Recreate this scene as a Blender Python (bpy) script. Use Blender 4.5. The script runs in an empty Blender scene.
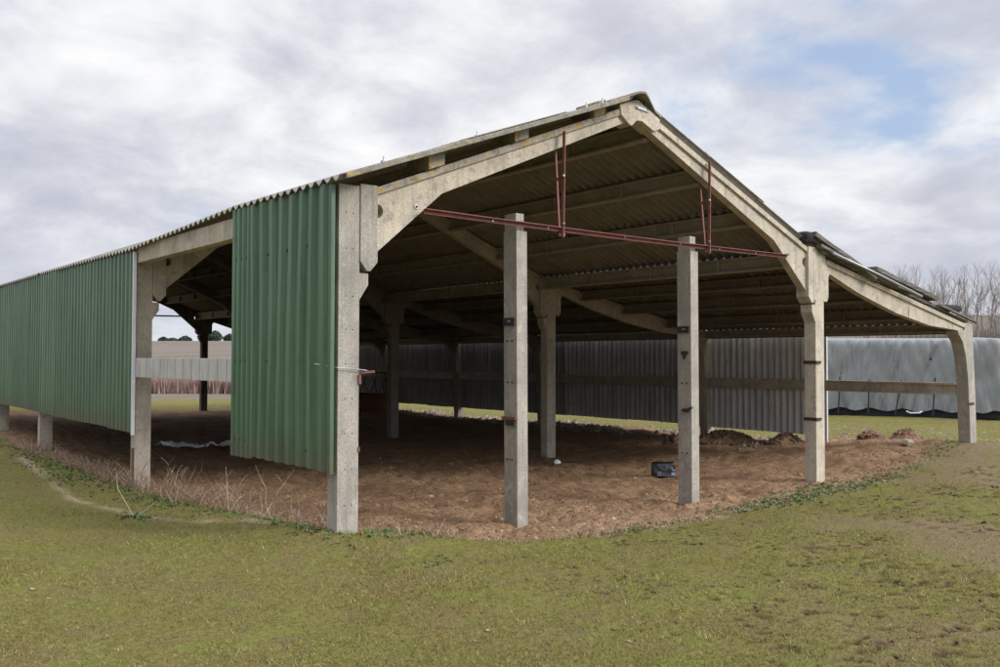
import bpy, bmesh, math, random
import numpy as np
from mathutils import Vector, Matrix
from mathutils.geometry import tessellate_polygon
random.seed(7); rng = np.random.default_rng(11)
S = bpy.context.scene; COL = S.collection
R = math.radians

# ---------------------------------------------------------------- helpers
class MB:
    def __init__(s): s.v = []; s.f = []; s.m = []
    def add(s, vs, fs, mi=0):
        o = len(s.v); s.v += [tuple(v) for v in vs]
        s.f += [tuple(i+o for i in f) for f in fs]; s.m += [mi]*len(fs)
    def box(s, x0, x1, y0, y1, z0, z1, mi=0):
        s.add([(x0,y0,z0),(x1,y0,z0),(x1,y1,z0),(x0,y1,z0),(x0,y0,z1),(x1,y0,z1),(x1,y1,z1),(x0,y1,z1)],
              [(0,3,2,1),(4,5,6,7),(0,1,5,4),(1,2,6,5),(2,3,7,6),(3,0,4,7)], mi)
    def prism(s, poly, y0, y1, holes=(), mi=0):      # polygon in x,z extruded along y
        loops = [[Vector((x, z, 0)) for x, z in poly]] + [[Vector((x, z, 0)) for x, z in h] for h in holes]
        tri = tessellate_polygon(loops)
        flat = [(v.x, v.y) for l in loops for v in l]; n = len(flat)
        vs = [(x, y0, z) for x, z in flat] + [(x, y1, z) for x, z in flat]
        if holes:
            fs = [tuple(t) for t in tri] + [tuple(i+n for i in reversed(t)) for t in tri]
        else:
            fs = [tuple(range(n)), tuple(reversed(range(n, 2*n)))]
        o = 0
        for l in loops:
            k = len(l)
            for i in range(k):
                a, b = o+i, o+(i+1) % k; fs.append((a, b, b+n, a+n))
            o += k
        s.add(vs, fs, mi)
    def bar(s, p, q, w, h, up=(0,0,1), mi=0):
        p = Vector(p); q = Vector(q); d = (q-p).normalized(); up = Vector(up)
        a = d.cross(up)
        a = a.normalized() if a.length > 1e-5 else Vector((1,0,0)); b = a.cross(d).normalized()
        vs = [c + a*sx*w/2 + b*sz*h/2 for c in (p, q) for sx, sz in ((-1,-1),(1,-1),(1,1),(-1,1))]
        s.add(vs, [(0,3,2,1),(4,5,6,7),(0,1,5,4),(1,2,6,5),(2,3,7,6),(3,0,4,7)], mi)
    def tube(s, pts, rad, n=6, mi=0, caps=True):
        rings = []; vs = []; fs = []
        pts = [Vector(p) for p in pts]
        for i, p in enumerate(pts):
            d = (pts[min(i+1, len(pts)-1)] - pts[max(i-1, 0)]).normalized()
            a = d.cross(Vector((.13,.21,.97))); a = a.normalized() if a.length > 1e-4 else Vector((1,0,0))
            b = d.cross(a); r = rad[i] if isinstance(rad, (list, tuple)) else rad
            for k in range(n):
                t = 2*math.pi*k/n; vs.append(p + (a*math.cos(t) + b*math.sin(t))*r)
        for i in range(len(pts)-1):
            for k in range(n):
                fs.append((i*n+k, i*n+(k+1) % n, (i+1)*n+(k+1) % n, (i+1)*n+k))
        if caps: fs.append(tuple(reversed(range(n)))); fs.append(tuple(range((len(pts)-1)*n, len(pts)*n)))
        s.add(vs, fs, mi)
    def disc(s, c, r, normal='y', n=8, mi=0, t=.004):   # a thin little drum standing proud of a face
        c = Vector(c); ax = {'y': Vector((0,-1,0)), 'x': Vector((-1,0,0))}[normal]
        s.tube([c - ax*.01, c + ax*t], r, n, mi)
    def build(s, name, mats, parent=None, smooth=False, bevel=0, solid=0):
        me = bpy.data.meshes.new(name); me.from_pydata(s.v, [], s.f)
        mats = mats if isinstance(mats, (list, tuple)) else [mats]
        for m in mats: me.materials.append(m)
        me.polygons.foreach_set('material_index', s.m)
        if smooth: me.polygons.foreach_set('use_smooth', [True]*len(s.f))
        bm = bmesh.new(); bm.from_mesh(me)
        if not solid: bmesh.ops.recalc_face_normals(bm, faces=bm.faces)
        bm.to_mesh(me); bm.free()
        o = bpy.data.objects.new(name, me); COL.objects.link(o)
        if parent: o.parent = parent
        if bevel:
            b = o.modifiers.new('bevel', 'BEVEL'); b.width = bevel; b.segments = 2; b.limit_method = 'ANGLE'; b.angle_limit = R(35)
        if solid:
            b = o.modifiers.new('solid', 'SOLIDIFY'); b.thickness = solid; b.offset = 0
        return o
def thing(name, label, cat, loc=(0,0,0), group=None):
    o = bpy.data.objects.new(name, None); COL.objects.link(o); o.location = loc; o.empty_display_size = .2
    o['label'] = label; o['category'] = cat
    if group: o['group'] = group
    return o
def tag(o, label=None, cat=None, group=None, kind=None):
    for k, v in (('label', label), ('category', cat), ('group', group), ('kind', kind)):
        if v: o[k] = v
    return o
def vnoise(x, y, seed=0):
    x = np.asarray(x, float); y = np.asarray(y, float)
    xi = np.floor(x).astype(np.int64); yi = np.floor(y).astype(np.int64); fx = x-xi; fy = y-yi
    def h(a, b):
        n = (a*374761393 + b*668265263 + seed*1442695041) & 0xffffffff
        n = ((n ^ (n >> 13))*1274126177) & 0xffffffff
        return ((n ^ (n >> 16)) & 0xffff)/65535.0
    u = fx*fx*(3-2*fx); v = fy*fy*(3-2*fy)
    return (h(xi,yi)*(1-u)+h(xi+1,yi)*u)*(1-v) + (h(xi,yi+1)*(1-u)+h(xi+1,yi+1)*u)*v
def fbm(x, y, sc, oct=4, seed=0):
    t = 0; a = .5; n = 0
    for i in range(oct):
        t = t + a*vnoise(np.asarray(x)*sc, np.asarray(y)*sc, seed+i*17); n += a; a *= .5; sc *= 2.03
    return t/n

# ---------------------------------------------------------------- materials
def newmat(name):
    m = bpy.data.materials.new(name); m.use_nodes = True; nt = m.node_tree; nt.nodes.clear()
    out = nt.nodes.new('ShaderNodeOutputMaterial'); b = nt.nodes.new('ShaderNodeBsdfPrincipled')
    nt.links.new(b.outputs[0], out.inputs[0]); return m, nt, b
def N(nt, t, **kw):
    n = nt.nodes.new(t)
    for k, v in kw.items():
        if k.startswith('i_'):
            key = k[2:]; key = int(key) if key.isdigit() else key.replace('_', ' ')
            n.inputs[key].default_value = v
        else: setattr(n, k, v)
    return n
def ramp(nt, src, stops, interp='LINEAR'):
    r = nt.nodes.new('ShaderNodeValToRGB'); e = r.color_ramp.elements; r.color_ramp.interpolation = interp
    while len(e) < len(stops): e.new(.5)
    for i, (p, c) in enumerate(stops):
        e[i].position = p; e[i].color = (c, c, c, 1) if isinstance(c, (int, float)) else (*c, 1)
    nt.links.new(src, r.inputs[0]); return r.outputs[0]
def mix(nt, fac, a, b, mode='MIX'):
    m = nt.nodes.new('ShaderNodeMix'); m.data_type = 'RGBA'; m.blend_type = mode
    for s, v in ((m.inputs[0], fac), (m.inputs[6], a), (m.inputs[7], b)):
        if isinstance(v, bpy.types.NodeSocket): nt.links.new(v, s)
        else: s.default_value = (*v, 1) if isinstance(v, tuple) else v
    return m.outputs[2]
def coords(nt, scale=(1,1,1), rot=(0,0,0)):
    c = nt.nodes.new('ShaderNodeNewGeometry'); mp = N(nt, 'ShaderNodeMapping'); mp.inputs['Scale'].default_value = scale
    mp.inputs['Rotation'].default_value = rot
    nt.links.new(c.outputs['Position'], mp.inputs[0]); return mp.outputs[0]
def noise(nt, vec, scale, detail=5, rough=.6, dist=0):
    n = N(nt, 'ShaderNodeTexNoise'); n.inputs['Scale'].default_value = scale; n.inputs['Detail'].default_value = detail
    n.inputs['Roughness'].default_value = rough; n.inputs['Distortion'].default_value = dist
    nt.links.new(vec, n.inputs[0]); return n.outputs['Fac']
def bump(nt, b, h, strength=.3, dist=.02):
    n = N(nt, 'ShaderNodeBump'); n.inputs['Strength'].default_value = strength; n.inputs['Distance'].default_value = dist
    nt.links.new(h, n.inputs['Height']); nt.links.new(n.outputs[0], b.inputs['Normal'])
def math_(nt, op, a, b=None):
    m = nt.nodes.new('ShaderNodeMath'); m.operation = op
    for i, v in enumerate((a, b)):
        if v is None: continue
        if isinstance(v, bpy.types.NodeSocket): nt.links.new(v, m.inputs[i])
        else: m.inputs[i].default_value = v
    return m.outputs[0]

def concrete(name, a, bcol, lichen=0.0, pit=.35, stain=.4):
    m, nt, b = newmat(name); v = coords(nt)
    base = ramp(nt, noise(nt, v, 3.2, 6, .65), [(.3, a), (.7, bcol)])
    fine = ramp(nt, noise(nt, v, 60, 4, .7), [(.33, .62), (.6, 1.08)])
    c = mix(nt, .75, base, fine, 'MULTIPLY')
    # streaks of grime running down the faces
    st = noise(nt, coords(nt, (14, 14, .9)), 1.3, 4, .6)
    c = mix(nt, ramp(nt, st, [(.5, 0.0), (.72, stain)]), c, (.16,.145,.12))
    bl = noise(nt, v, 9, 5, .75)
    c = mix(nt, ramp(nt, bl, [(.54, 0.0), (.66, .6)]), c, (.19,.18,.16))
    big = noise(nt, coords(nt, (1,1,.6), (.3,.1,0)), 2.6, 6, .7, .4)
    c = mix(nt, ramp(nt, big, [(.48, 0.0), (.62, .5*(stain+.5))]), c, (.22,.21,.185))
    pale = noise(nt, coords(nt, (1,1,.8), (.1,.7,.2)), 5.5, 6, .75)
    c = mix(nt, ramp(nt, pale, [(.58, 0.0), (.68, .5)]), c, tuple(min(.7, k*1.3) for k in bcol))
    # small pits and exposed stones
    vo = N(nt, 'ShaderNodeTexVoronoi'); vo.inputs['Scale'].default_value = 55; nt.links.new(v, vo.inputs[0])
    sel = ramp(nt, noise(nt, v, 14, 2, .5), [(.5, 0.0), (.6, 1.0)])
    pm = math_(nt, 'MULTIPLY', ramp(nt, vo.outputs['Distance'], [(.12, 1.0), (.22, 0.0)]), sel)
    c = mix(nt, math_(nt, 'MULTIPLY', pm, pit), c, (.10,.09,.075))
    if lichen:
        g = nt.nodes.new('ShaderNodeNewGeometry'); sx = nt.nodes.new('ShaderNodeSeparateXYZ'); nt.links.new(g.outputs['Normal'], sx.inputs[0])
        l = ramp(nt, noise(nt, v, 7, 6, .8), [(.56-.1*lichen, 0.0), (.62-.1*lichen, .9)])
        c = mix(nt, l, c, (.42,.27,.06))
        l = ramp(nt, noise(nt, coords(nt, (1,1,1), (1,2,3)), 11, 6, .8), [(.5, 0.0), (.6, .6)])
        c = mix(nt, l, c, (.09,.085,.07))
    nt.links.new(c, b.inputs['Base Color']); b.inputs['Roughness'].default_value = .92
    bump(nt, b, mix(nt, .4, fine, noise(nt, v, 18, 5, .7)), .55, .012)
    return m
M = {}
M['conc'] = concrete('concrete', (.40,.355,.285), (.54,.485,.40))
M['conc_rough'] = concrete('weathered_concrete', (.30,.275,.24), (.45,.415,.36), 0, .7, .55)
M['conc_warm'] = concrete('warm_concrete', (.46,.405,.32), (.60,.53,.43))
M['conc_lichen'] = concrete('lichen_concrete', (.30,.27,.22), (.44,.40,.34), .35, .6, .4)
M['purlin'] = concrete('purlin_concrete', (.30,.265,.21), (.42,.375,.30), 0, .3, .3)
M['roofsheet'] = concrete('fibre_cement', (.165,.153,.132), (.265,.248,.215), 0, .2, .5)
M['roofdark'] = concrete('shaded_fibre_cement', (.07,.062,.05), (.13,.115,.095), 0, .2, .5)  # lean-to roof sheet, darkened in colour for the shade on its underside
M['purlindark'] = concrete('shaded_purlin_concrete', (.15,.13,.10), (.22,.195,.16), 0, .3, .3)  # purlin copy with the shade of deeper bays and lean-to in its colour
M['concdark'] = concrete('shaded_concrete', (.17,.15,.12), (.25,.225,.185), 0, .3, .4)  # concrete copy darkened to paint the shade on the deeper frames
M['concshade'] = concrete('deep_shade_concrete', (.05,.045,.04), (.09,.08,.07), 0, .3, .4)  # near-black copy, paints the rear frame as a backlit silhouette
M['roofedge'] = concrete('lichen_fibre_cement', (.20,.185,.155), (.32,.30,.26), .15, .5, .3)

def simple(name, col, rough=.8, var=.25, scale=8, metal=0, bmp=.2, spec=None, dirt=None):
    m, nt, b = newmat(name); v = coords(nt)
    n = ramp(nt, noise(nt, v, scale, 5, .65), [(.3, 1-var), (.7, 1+var)])
    c = mix(nt, 1.0, col, n, 'MULTIPLY')
    if dirt:
        d = ramp(nt, noise(nt, v, scale*.6, 6, .75), [(.5, 0.0), (.66, .8)])
        c = mix(nt, d, c, dirt)
    nt.links.new(c, b.inputs['Base Color']); b.inputs['Roughness'].default_value = rough; b.inputs['Metallic'].default_value = metal
    if spec is not None: b.inputs['Specular IOR Level'].default_value = spec
    if bmp: bump(nt, b, noise(nt, v, scale*5, 4, .6), bmp, .01)
    return m
M['red'] = simple('red_oxide_steel', (.19,.062,.05), .7, .3, 12, 0, .2, dirt=(.10,.05,.04))
M['black'] = simple('black_iron', (.025,.022,.02), .6, .2, 20)
M['hole'] = simple('dark_hole', (.03,.027,.024), 1, .1, 20, bmp=0)
M['rust'] = simple('rust', (.16,.07,.035), .9, .4, 20)
M['galv'] = simple('galvanised_steel', (.36,.38,.41), .45, .15, 20, .6)
M['whitetrim'] = simple('white_edge_trim', (.62,.62,.66), .6, .1, 10)
M['blackplastic'] = simple('black_plastic', (.012,.013,.015), .38, .2, 30, 0, .15)
M['bluecloth'] = simple('pale_blue_plastic', (.30,.40,.62), .5, .2, 30)
M['greycloth'] = simple('grey_plastic', (.10,.12,.15), .5, .2, 30)
M['stone'] = simple('pale_stone', (.42,.38,.31), .95, .25, 14, 0, .6)
M['whitestone'] = simple('white_stone', (.75,.74,.72), .8, .1, 20, 0, .3)
M['strap'] = simple('dark_strap', (.02,.025,.035), .7, .1)
M['bark'] = simple('bare_bark', (.17,.135,.115), .95, .25, 3, 0, 0)
M['twig'] = simple('twigs', (.21,.175,.155), .95, .25, 1, 0, 0)
M['evergreen'] = simple('evergreen_leaf', (.055,.07,.05), .9, .3, .5, 0, 0)
M['bush'] = simple('bare_bush_twig', (.16,.13,.105), .95, .3, .6, 0, 0)
M['deadstalk'] = simple('dead_stalk', (.21,.13,.08), .9, .35, 6, 0, 0)
M['palestalk'] = simple('pale_dead_stalk', (.46,.39,.30), .9, .25, 6, 0, 0)
M['weedleaf'] = simple('weed_leaf', (.085,.145,.038), .7, .4, 5, 0, 0)
M['reed'] = simple('red_brown_reed', (.27,.18,.15), .95, .15, .8, 0, 0)
M['tyre'] = simple('black_rubber', (.018,.017,.016), .85, .3, 20, 0, .4)
M['fence'] = simple('grey_timber', (.22,.20,.18), .95, .3, 5, 0, .3)

def mk_board():
    m, nt, b = newmat('weathered_board'); v = coords(nt, (1.2, 2, 22))
    c = ramp(nt, noise(nt, v, 2.2, 6, .7), [(.3, (.045,.040,.034)), (.5, (.13,.117,.10)), (.7, (.28,.255,.225))])
    nt.links.new(c, b.inputs['Base Color']); b.inputs['Roughness'].default_value = .95
    bump(nt, b, noise(nt, v, 6, 5, .7), .7, .02); return m
M['board'] = mk_board()

def mk_green(name, ca, cb_, chalk):
    m, nt, b = newmat(name); v = coords(nt)
    c = ramp(nt, noise(nt, coords(nt, (1, 1.3, .35)), 1.4, 5, .6), [(.3, ca), (.7, cb_)])
    st = noise(nt, coords(nt, (10, 10, .5)), 1.6, 5, .65)         # green slime and chalky runs
    c = mix(nt, ramp(nt, st, [(.45, 0.0), (.72, chalk)]), c, (.15,.215,.15))
    st = noise(nt, coords(nt, (9, 9, .35), (0,0,1)), 2.1, 4, .6)
    c = mix(nt, ramp(nt, st, [(.56, 0.0), (.74, .55)]), c, (.028,.062,.034))
    c = mix(nt, ramp(nt, noise(nt, v, 45, 3, .7), [(.62, 0.0), (.72, .35)]), c, (.16,.22,.15))
    oi = nt.nodes.new('ShaderNodeObjectInfo')
    c = mix(nt, 1.0, c, ramp(nt, oi.outputs['Random'], [(0.0, .80), (1.0, 1.14)]), 'MULTIPLY')
    g = nt.nodes.new('ShaderNodeNewGeometry'); sz = nt.nodes.new('ShaderNodeSeparateXYZ'); nt.links.new(g.outputs['Position'], sz.inputs[0])
    low = math_(nt, 'ADD', sz.outputs[2], math_(nt, 'MULTIPLY', noise(nt, coords(nt, (6,6,1.5)), 1.5, 5, .7), -.7))
    c = mix(nt, ramp(nt, low, [(.28, .65), (.62, 0.0)]), c, (.10,.085,.055))
    c = mix(nt, ramp(nt, noise(nt, coords(nt, (2,1.6,1.6),(.5,0,0)), 1.8, 6, .7), [(.54, 0.0), (.66, .35)]), c, (.04,.085,.045))
    nt.links.new(c, b.inputs['Base Color']); b.inputs['Roughness'].default_value = .42
    bump(nt, b, noise(nt, v, 3.5, 4, .6), .12, .03); return m
M['green'] = mk_green('green_painted_steel', (.046,.112,.056), (.072,.155,.080), .45)
M['greenfaded'] = mk_green('faded_green_steel', (.058,.118,.066), (.082,.155,.088), .6)

def mk_galvsheet(name, ca, cb_):
    m, nt, b = newmat(name); v = coords(nt)
    c = ramp(nt, noise(nt, coords(nt, (6, 6, .5)), 1.5, 5, .6), [(.3, ca), (.7, cb_)])
    c = mix(nt, ramp(nt, noise(nt, v, 5, 6, .7), [(.55, 0.0), (.75, .5)]), c, (.13,.10,.075))
    nt.links.new(c, b.inputs['Base Color']); b.inputs['Roughness'].default_value = .75; b.inputs['Metallic'].default_value = .1
    return m
M['greysheet'] = mk_galvsheet('grey_wall_sheet', (.42,.42,.415), (.68,.68,.68))  # brighter copy for the sheets lit beside the open bay
M['greysheetmid'] = mk_galvsheet('half_shaded_wall_sheet', (.24,.24,.235), (.44,.44,.435))  # middle step of the light falloff painted along the wall
M['greysheetdark'] = mk_galvsheet('shaded_wall_sheet', (.15,.15,.145), (.30,.30,.295))  # darkest step, shade of the far bays put into the sheet colour

def mk_plank():
    m, nt, b = newmat('streaked_plank'); v = coords(nt)
    c = ramp(nt, noise(nt, v, 4, 5, .6), [(.3, (.40,.39,.36)), (.7, (.52,.51,.48))])
    st = noise(nt, coords(nt, (22, 22, .6)), 1.0, 3, .6)
    c = mix(nt, ramp(nt, st, [(.55, 0.0), (.72, .7)]), c, (.24,.19,.16))
    nt.links.new(c, b.inputs['Base Color']); b.inputs['Roughness'].default_value = .85
    bump(nt, b, st, .4, .02); return m
M['plank'] = mk_plank()

def mk_tarp():
    m, nt, b = newmat('grey_blue_tarpaulin'); v = coords(nt)
    c = ramp(nt, noise(nt, v, 1.6, 5, .6), [(.3, (.19,.205,.212)), (.7, (.24,.255,.262))])
    c = mix(nt, ramp(nt, noise(nt, v, 7, 6, .7), [(.58, 0.0), (.72, .4)]), c, (.15,.16,.16))
    nt.links.new(c, b.inputs['Base Color']); b.inputs['Roughness'].default_value = .6
    bump(nt, b, mix(nt, .5, noise(nt, v, 5, 5, .6, .6), noise(nt, coords(nt, (5, 5, 1.1), (.35,.2,0)), 1.1, 4, .55, 1.2)), .3, .07); return m
M['tarp'] = mk_tarp()

def mk_ground():
    m, nt, b = newmat('ground_turf_and_soil'); v = coords(nt)
    at = N(nt, 'ShaderNodeAttribute', attribute_name='soil'); pl = N(nt, 'ShaderNodeAttribute', attribute_name='plough')
    mu = N(nt, 'ShaderNodeAttribute', attribute_name='mud'); st = N(nt, 'ShaderNodeAttribute', attribute_name='straw')
    # turf
    g = ramp(nt, noise(nt, v, .9, 6, .65), [(.3, (.168,.132,.052)), (.52, (.168,.150,.044)), (.72, (.175,.182,.041))])
    g2 = ramp(nt, noise(nt, v, 26, 6, .75), [(.28, .45), (.5, 1.0), (.72, 1.5)])
    g = mix(nt, 1.0, g, g2, 'MULTIPLY')
    g = mix(nt, ramp(nt, noise(nt, coords(nt, (1,1,1), (0,0,1)), 2.3, 6, .7), [(.50, 0.0), (.70, .8)]), g, (.17,.125,.07))
    g = mix(nt, ramp(nt, noise(nt, coords(nt, (1,1,1), (0,1,.4)), 3.1, 6, .7), [(.56, 0.0), (.68, .6)]), g, (.15,.20,.035))
    # trampled bare earth on the right
    g = mix(nt, mu.outputs['Fac'], g, ramp(nt, noise(nt, v, 18, 5, .7), [(.3, (.16,.11,.065)), (.7, (.25,.185,.12))]))
    dn = N(nt, 'ShaderNodeAttribute', attribute_name='dent'); g = mix(nt, dn.outputs['Fac'], g, (.045,.028,.018))
    # soil
    s = ramp(nt, noise(nt, v, 1.1, 6, .65), [(.3, (.215,.128,.072)), (.7, (.36,.232,.135))])
    s2 = ramp(nt, noise(nt, v, 21, 6, .75), [(.3, .40), (.5, .95), (.7, 1.5)])
    s = mix(nt, 1.0, s, s2, 'MULTIPLY')
    s = mix(nt, ramp(nt, noise(nt, coords(nt, (1,1,1), (1,0,0)), 70, 3, .6), [(.62, 0.0), (.7, .5)]), s, (.33,.24,.16))
    sm = math_(nt, 'ADD', at.outputs['Fac'], math_(nt, 'MULTIPLY', math_(nt, 'SUBTRACT', noise(nt, v, 6, 6, .75), .5), 1.1))
    c = mix(nt, ramp(nt, sm, [(.42, 0.0), (.58, 1.0)]), g, s)
    c = mix(nt, st.outputs['Fac'], c, mix(nt, 1.0, (.34,.27,.17), g2, 'MULTIPLY'))
    p = ramp(nt, noise(nt, coords(nt, (.05, .6, 1)), 1.0, 5, .6), [(.3, (.13,.108,.09)), (.7, (.20,.172,.15))])
    c = mix(nt, pl.outputs['Fac'], c, p)
    nt.links.new(c, b.inputs['Base Color']); b.inputs['Roughness'].default_value = 1; b.inputs['Specular IOR Level'].default_value = .15
    h = mix(nt, .5, noise(nt, v, 24, 6, .75), noise(nt, v, 75, 4, .7))
    bump(nt, b, h, .9, .035); return m
M['ground'] = mk_ground()

def mk_blade():
    m, nt, b = newmat('grass_blades'); v = coords(nt)
    c = ramp(nt, noise(nt, v, 1.1, 6, .65), [(.3, (.180,.143,.055)), (.52, (.178,.162,.045)), (.72, (.182,.200,.040))])
    c = mix(nt, 1.0, c, ramp(nt, noise(nt, v, 38, 3, .7), [(.3, .5), (.7, 1.5)]), 'MULTIPLY')
    nt.links.new(c, b.inputs['Base Color']); b.inputs['Roughness'].default_value = .8; b.inputs['Specular IOR Level'].default_value = .2
    return m
M['blade'] = mk_blade()
M['blade_dry'] = simple('dry_grass_blade', (.36,.28,.16), .9, .35, 12, 0, 0)
M['clod'] = simple('soil_clod', (.17,.10,.06), 1, .45, 9, 0, .6)
M['darkclod'] = simple('dark_clod', (.07,.042,.027), 1, .4, 9, 0, 0)
M['chip'] = simple('pale_chip', (.34,.27,.20), 1, .35, 9, 0, 0)
M['ash'] = simple('grey_litter', (.17,.155,.14), 1, .35, 9, 0, 0)
def mk_sheetwhite():
    m, nt, b = newmat('white_plastic_film'); v = coords(nt)
    b.inputs['Base Color'].default_value = (.85,.87,.90,1); b.inputs['Roughness'].default_value = .25
    bump(nt, b, noise(nt, v, 14, 4, .6), .8, .05); return m
M['film'] = mk_sheetwhite()

# ---------------------------------------------------------------- terrain
CAM = (-3.709, -6.746, 1.575); FL = 911.53; YAW, PIT, ROL = R(38.874), R(1.597), R(.126)
fw = Vector((math.sin(YAW)*math.cos(PIT), math.cos(YAW)*math.cos(PIT), math.sin(PIT)))
rt0 = Vector((math.cos(YAW), -math.sin(YAW), 0)); up0 = rt0.cross(fw)
rt = rt0*math.cos(ROL) + up0*math.sin(ROL); upv = -rt0*math.sin(ROL) + up0*math.cos(ROL)

CTRL = [(0,0,.09),(0,5.3,-.10),(0,10.4,0),(0,14,.1),(1.93,0,-.04),(4.5,0,-.10),(7.1,0,-.06),(11.6,0,.2),(11.6,5.3,-.04),
        (11.6,14,-.06),(7.1,5.3,-.16),(7.1,10.4,-.18),(7.1,21.7,-.1),(3.5,3,-.10),(3.5,12,-.16),(9.5,3,-.05),(-3,-2,.0),
        (-2,5,.02),(0,-4,0),(4,-4,0),(9,-3,.02),(-3,-6.7,0),(14,2,.12),(17,0,.15),(18.5,5,.15),(16,10,.1),(0,22,.0),
        (13,8,.02),(13,16,0),(-4,14,.1),(2,9,-.12),(10,.8,.1)]
def ground_z(x, y, detail=True):
    x = np.asarray(x, float); y = np.asarray(y, float)
    num = np.zeros(x.shape); den = np.zeros(x.shape) + 1e-4
    for cx, cy, cz in CTRL:
        w = 1/(((x-cx)**2 + (y-cy)**2) + .25)**1.6; num += w*cz; den += w
    z = num/den
    d = np.hypot(x-CAM[0], y-CAM[1]); az = np.degrees(np.arctan2(x-CAM[0], y-CAM[1]))
    t = np.clip((d-44)/110, 0, 1); t = t*t*(3-2*t)
    hill = np.interp(az, [-60, 10, 25, 45, 62, 120], [3, 4.0, 4.4, 5, 8.6, 8])*t
    return z + hill + np.where(d > 40, 0, 0)
SOIL = [(-.12,22.6),(-.2,10.8),(-.12,8.6),(-.03,6.6),(.06,3.3),(.05,.8),(.1,.05),(.44,-.32),(1.4,-.66),(2.3,-.78),(4,-.58),(5.9,-.52),
        (9,-.25),(10.6,.2),(12.1,.45),(12.7,1.4),(12.5,3),(12.1,5),(11.9,9),(11.9,22.6)]
def sdist(x, y, poly):
    x = np.asarray(x, float); y = np.asarray(y, float)
    d = np.full(x.shape, 1e9); ins = np.zeros(x.shape, bool); n = len(poly)
    for i in range(n):
        ax, ay = poly[i]; bx, by = poly[(i+1) % n]; ex, ey = bx-ax, by-ay
        t = np.clip(((x-ax)*ex + (y-ay)*ey)/(ex*ex+ey*ey), 0, 1)
        d = np.minimum(d, np.hypot(x-ax-t*ex, y-ay-t*ey))
        c = ((ay > y) != (by > y)) & (x < ex*(y-ay)/(ey if ey else 1e-9) + ax); ins ^= c
    return np.where(ins, d, -d)
# hoof prints and scuffs pressed into the turf, spread over the right foreground
HOOF = []
for _ in range(2400):
    x = rng.uniform(.2, 10.5); y = rng.uniform(-5.2, -.9)
    k = np.clip((x*.55 - y*.55 - 1.0)/3.2, 0, 1)
    if vnoise(x*1.3, y*1.3, 5) < .38 or rng.uniform() > k*.95: continue
    HOOF.append((x, y, rng.uniform(.02, .07), rng.uniform(.014, .03), rng.normal(-.6, .5), rng.uniform(.5, 1)))
def axis(parts):
    out = []
    for a, b, s in parts: out += list(np.arange(a, b, s))
    out.append(parts[-1][1]); return np.array(out)
gx = axis([(-500,-100,60),(-100,-20,12),(-20,-5,1.2),(-5,-2.6,.12),(-2.6,6,.025),(6,13,.06),(13,24,.3),(24,110,4),(110,700,60)])
gy = axis([(-300,-40,60),(-40,-8,5),(-8,-4.9,.2),(-4.9,.6,.025),(.6,6,.07),(6,24,.16),(24,60,2),(60,220,8),(220,900,80)])
X, Y = np.meshgrid(gx, gy); nx, ny = len(gx), len(gy)
Z = ground_z(X, Y); sd = sdist(X, Y, SOIL)
soil = 1/(1+np.exp(-sd/.10))
near = (np.hypot(X-4, Y-5) < 22)
Z = Z + near*(soil*((fbm(X, Y, 3.2, 5, 3)-.5)*.10 + (fbm(X, Y, 9, 4, 31)-.5)*.06 - .05*np.clip(.5-np.abs(fbm(X, Y*1.6, 2.2, 4, 201)-.5)*9, 0, .5)) + (1-soil)*((fbm(X, Y, 1.1, 3, 9)-.5)*.05 + (fbm(X, Y, 12, 3, 19)-.5)*.022))
for cx_, cy_ in [(1.99,.1),(4.6,.1),(.1,.1),(.1,5.4),(7.18,.1),(7.18,5.4),(7.18,10.5),(11.6,.1),(11.6,5.4),(.1,10.5)]:
    dd = np.hypot(X-cx_, (Y-cy_)); Z = Z + near*.018*np.exp(-(dd/.22)**2)*(.5+vnoise(X*9, Y*9, 4))
# little turf bank along the wall line and churned ridge by the lean-to
Z = Z + .05*np.exp(-((sd+.28)/.22)**2)*near*(X < 2)
Z = Z + .10*np.exp(-(((X-11.2)/1.5)**2+((Y-1.2)/1.0)**2))*(fbm(X, Y, 2.5, 4, 8))
mud = np.clip((fbm(X, Y, .8, 5, 77)-.47)*6, 0, 1)*np.clip((X*.5 - Y*.6 - 2.0)/2.5, 0, 1)*(Y < 0)*near
mud = np.clip(mud*.8, 0, .8)
dent = np.zeros(X.shape)
for hx, hy, L, Wd, a, dp in HOOF:
    i0, i1 = np.searchsorted(gx, [hx-.2, hx+.2]); j0, j1 = np.searchsorted(gy, [hy-.2, hy+.2])
    sx = X[j0:j1, i0:i1]-hx; sy = Y[j0:j1, i0:i1]-hy
    u = sx*math.cos(a)+sy*math.sin(a); v = -sx*math.sin(a)+sy*math.cos(a) - (u*u)*6
    w = np.exp(-(u/L)**2-(v/Wd)**2); Z[j0:j1, i0:i1] -= .034*dp*w
    Z[j0:j1, i0:i1] += .010*dp*np.exp(-(u/L)**2-((v-2*Wd)/Wd)**2)
    dent[j0:j1, i0:i1] = np.maximum(dent[j0:j1, i0:i1], np.clip((w-.2)*3.2*dp, 0, 1))
D = np.hypot(X-CAM[0], Y-CAM[1])
plough = np.clip((D-37)/3, 0, 1)*np.where(np.degrees(np.arctan2(X-CAM[0], Y-CAM[1])) < 45, 1, np.clip((140-D)/10, 0, 1)*np.clip((D-50)/4, 0, 1))*.95
plough = np.where(D > 230, .75*plough, plough)
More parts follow.
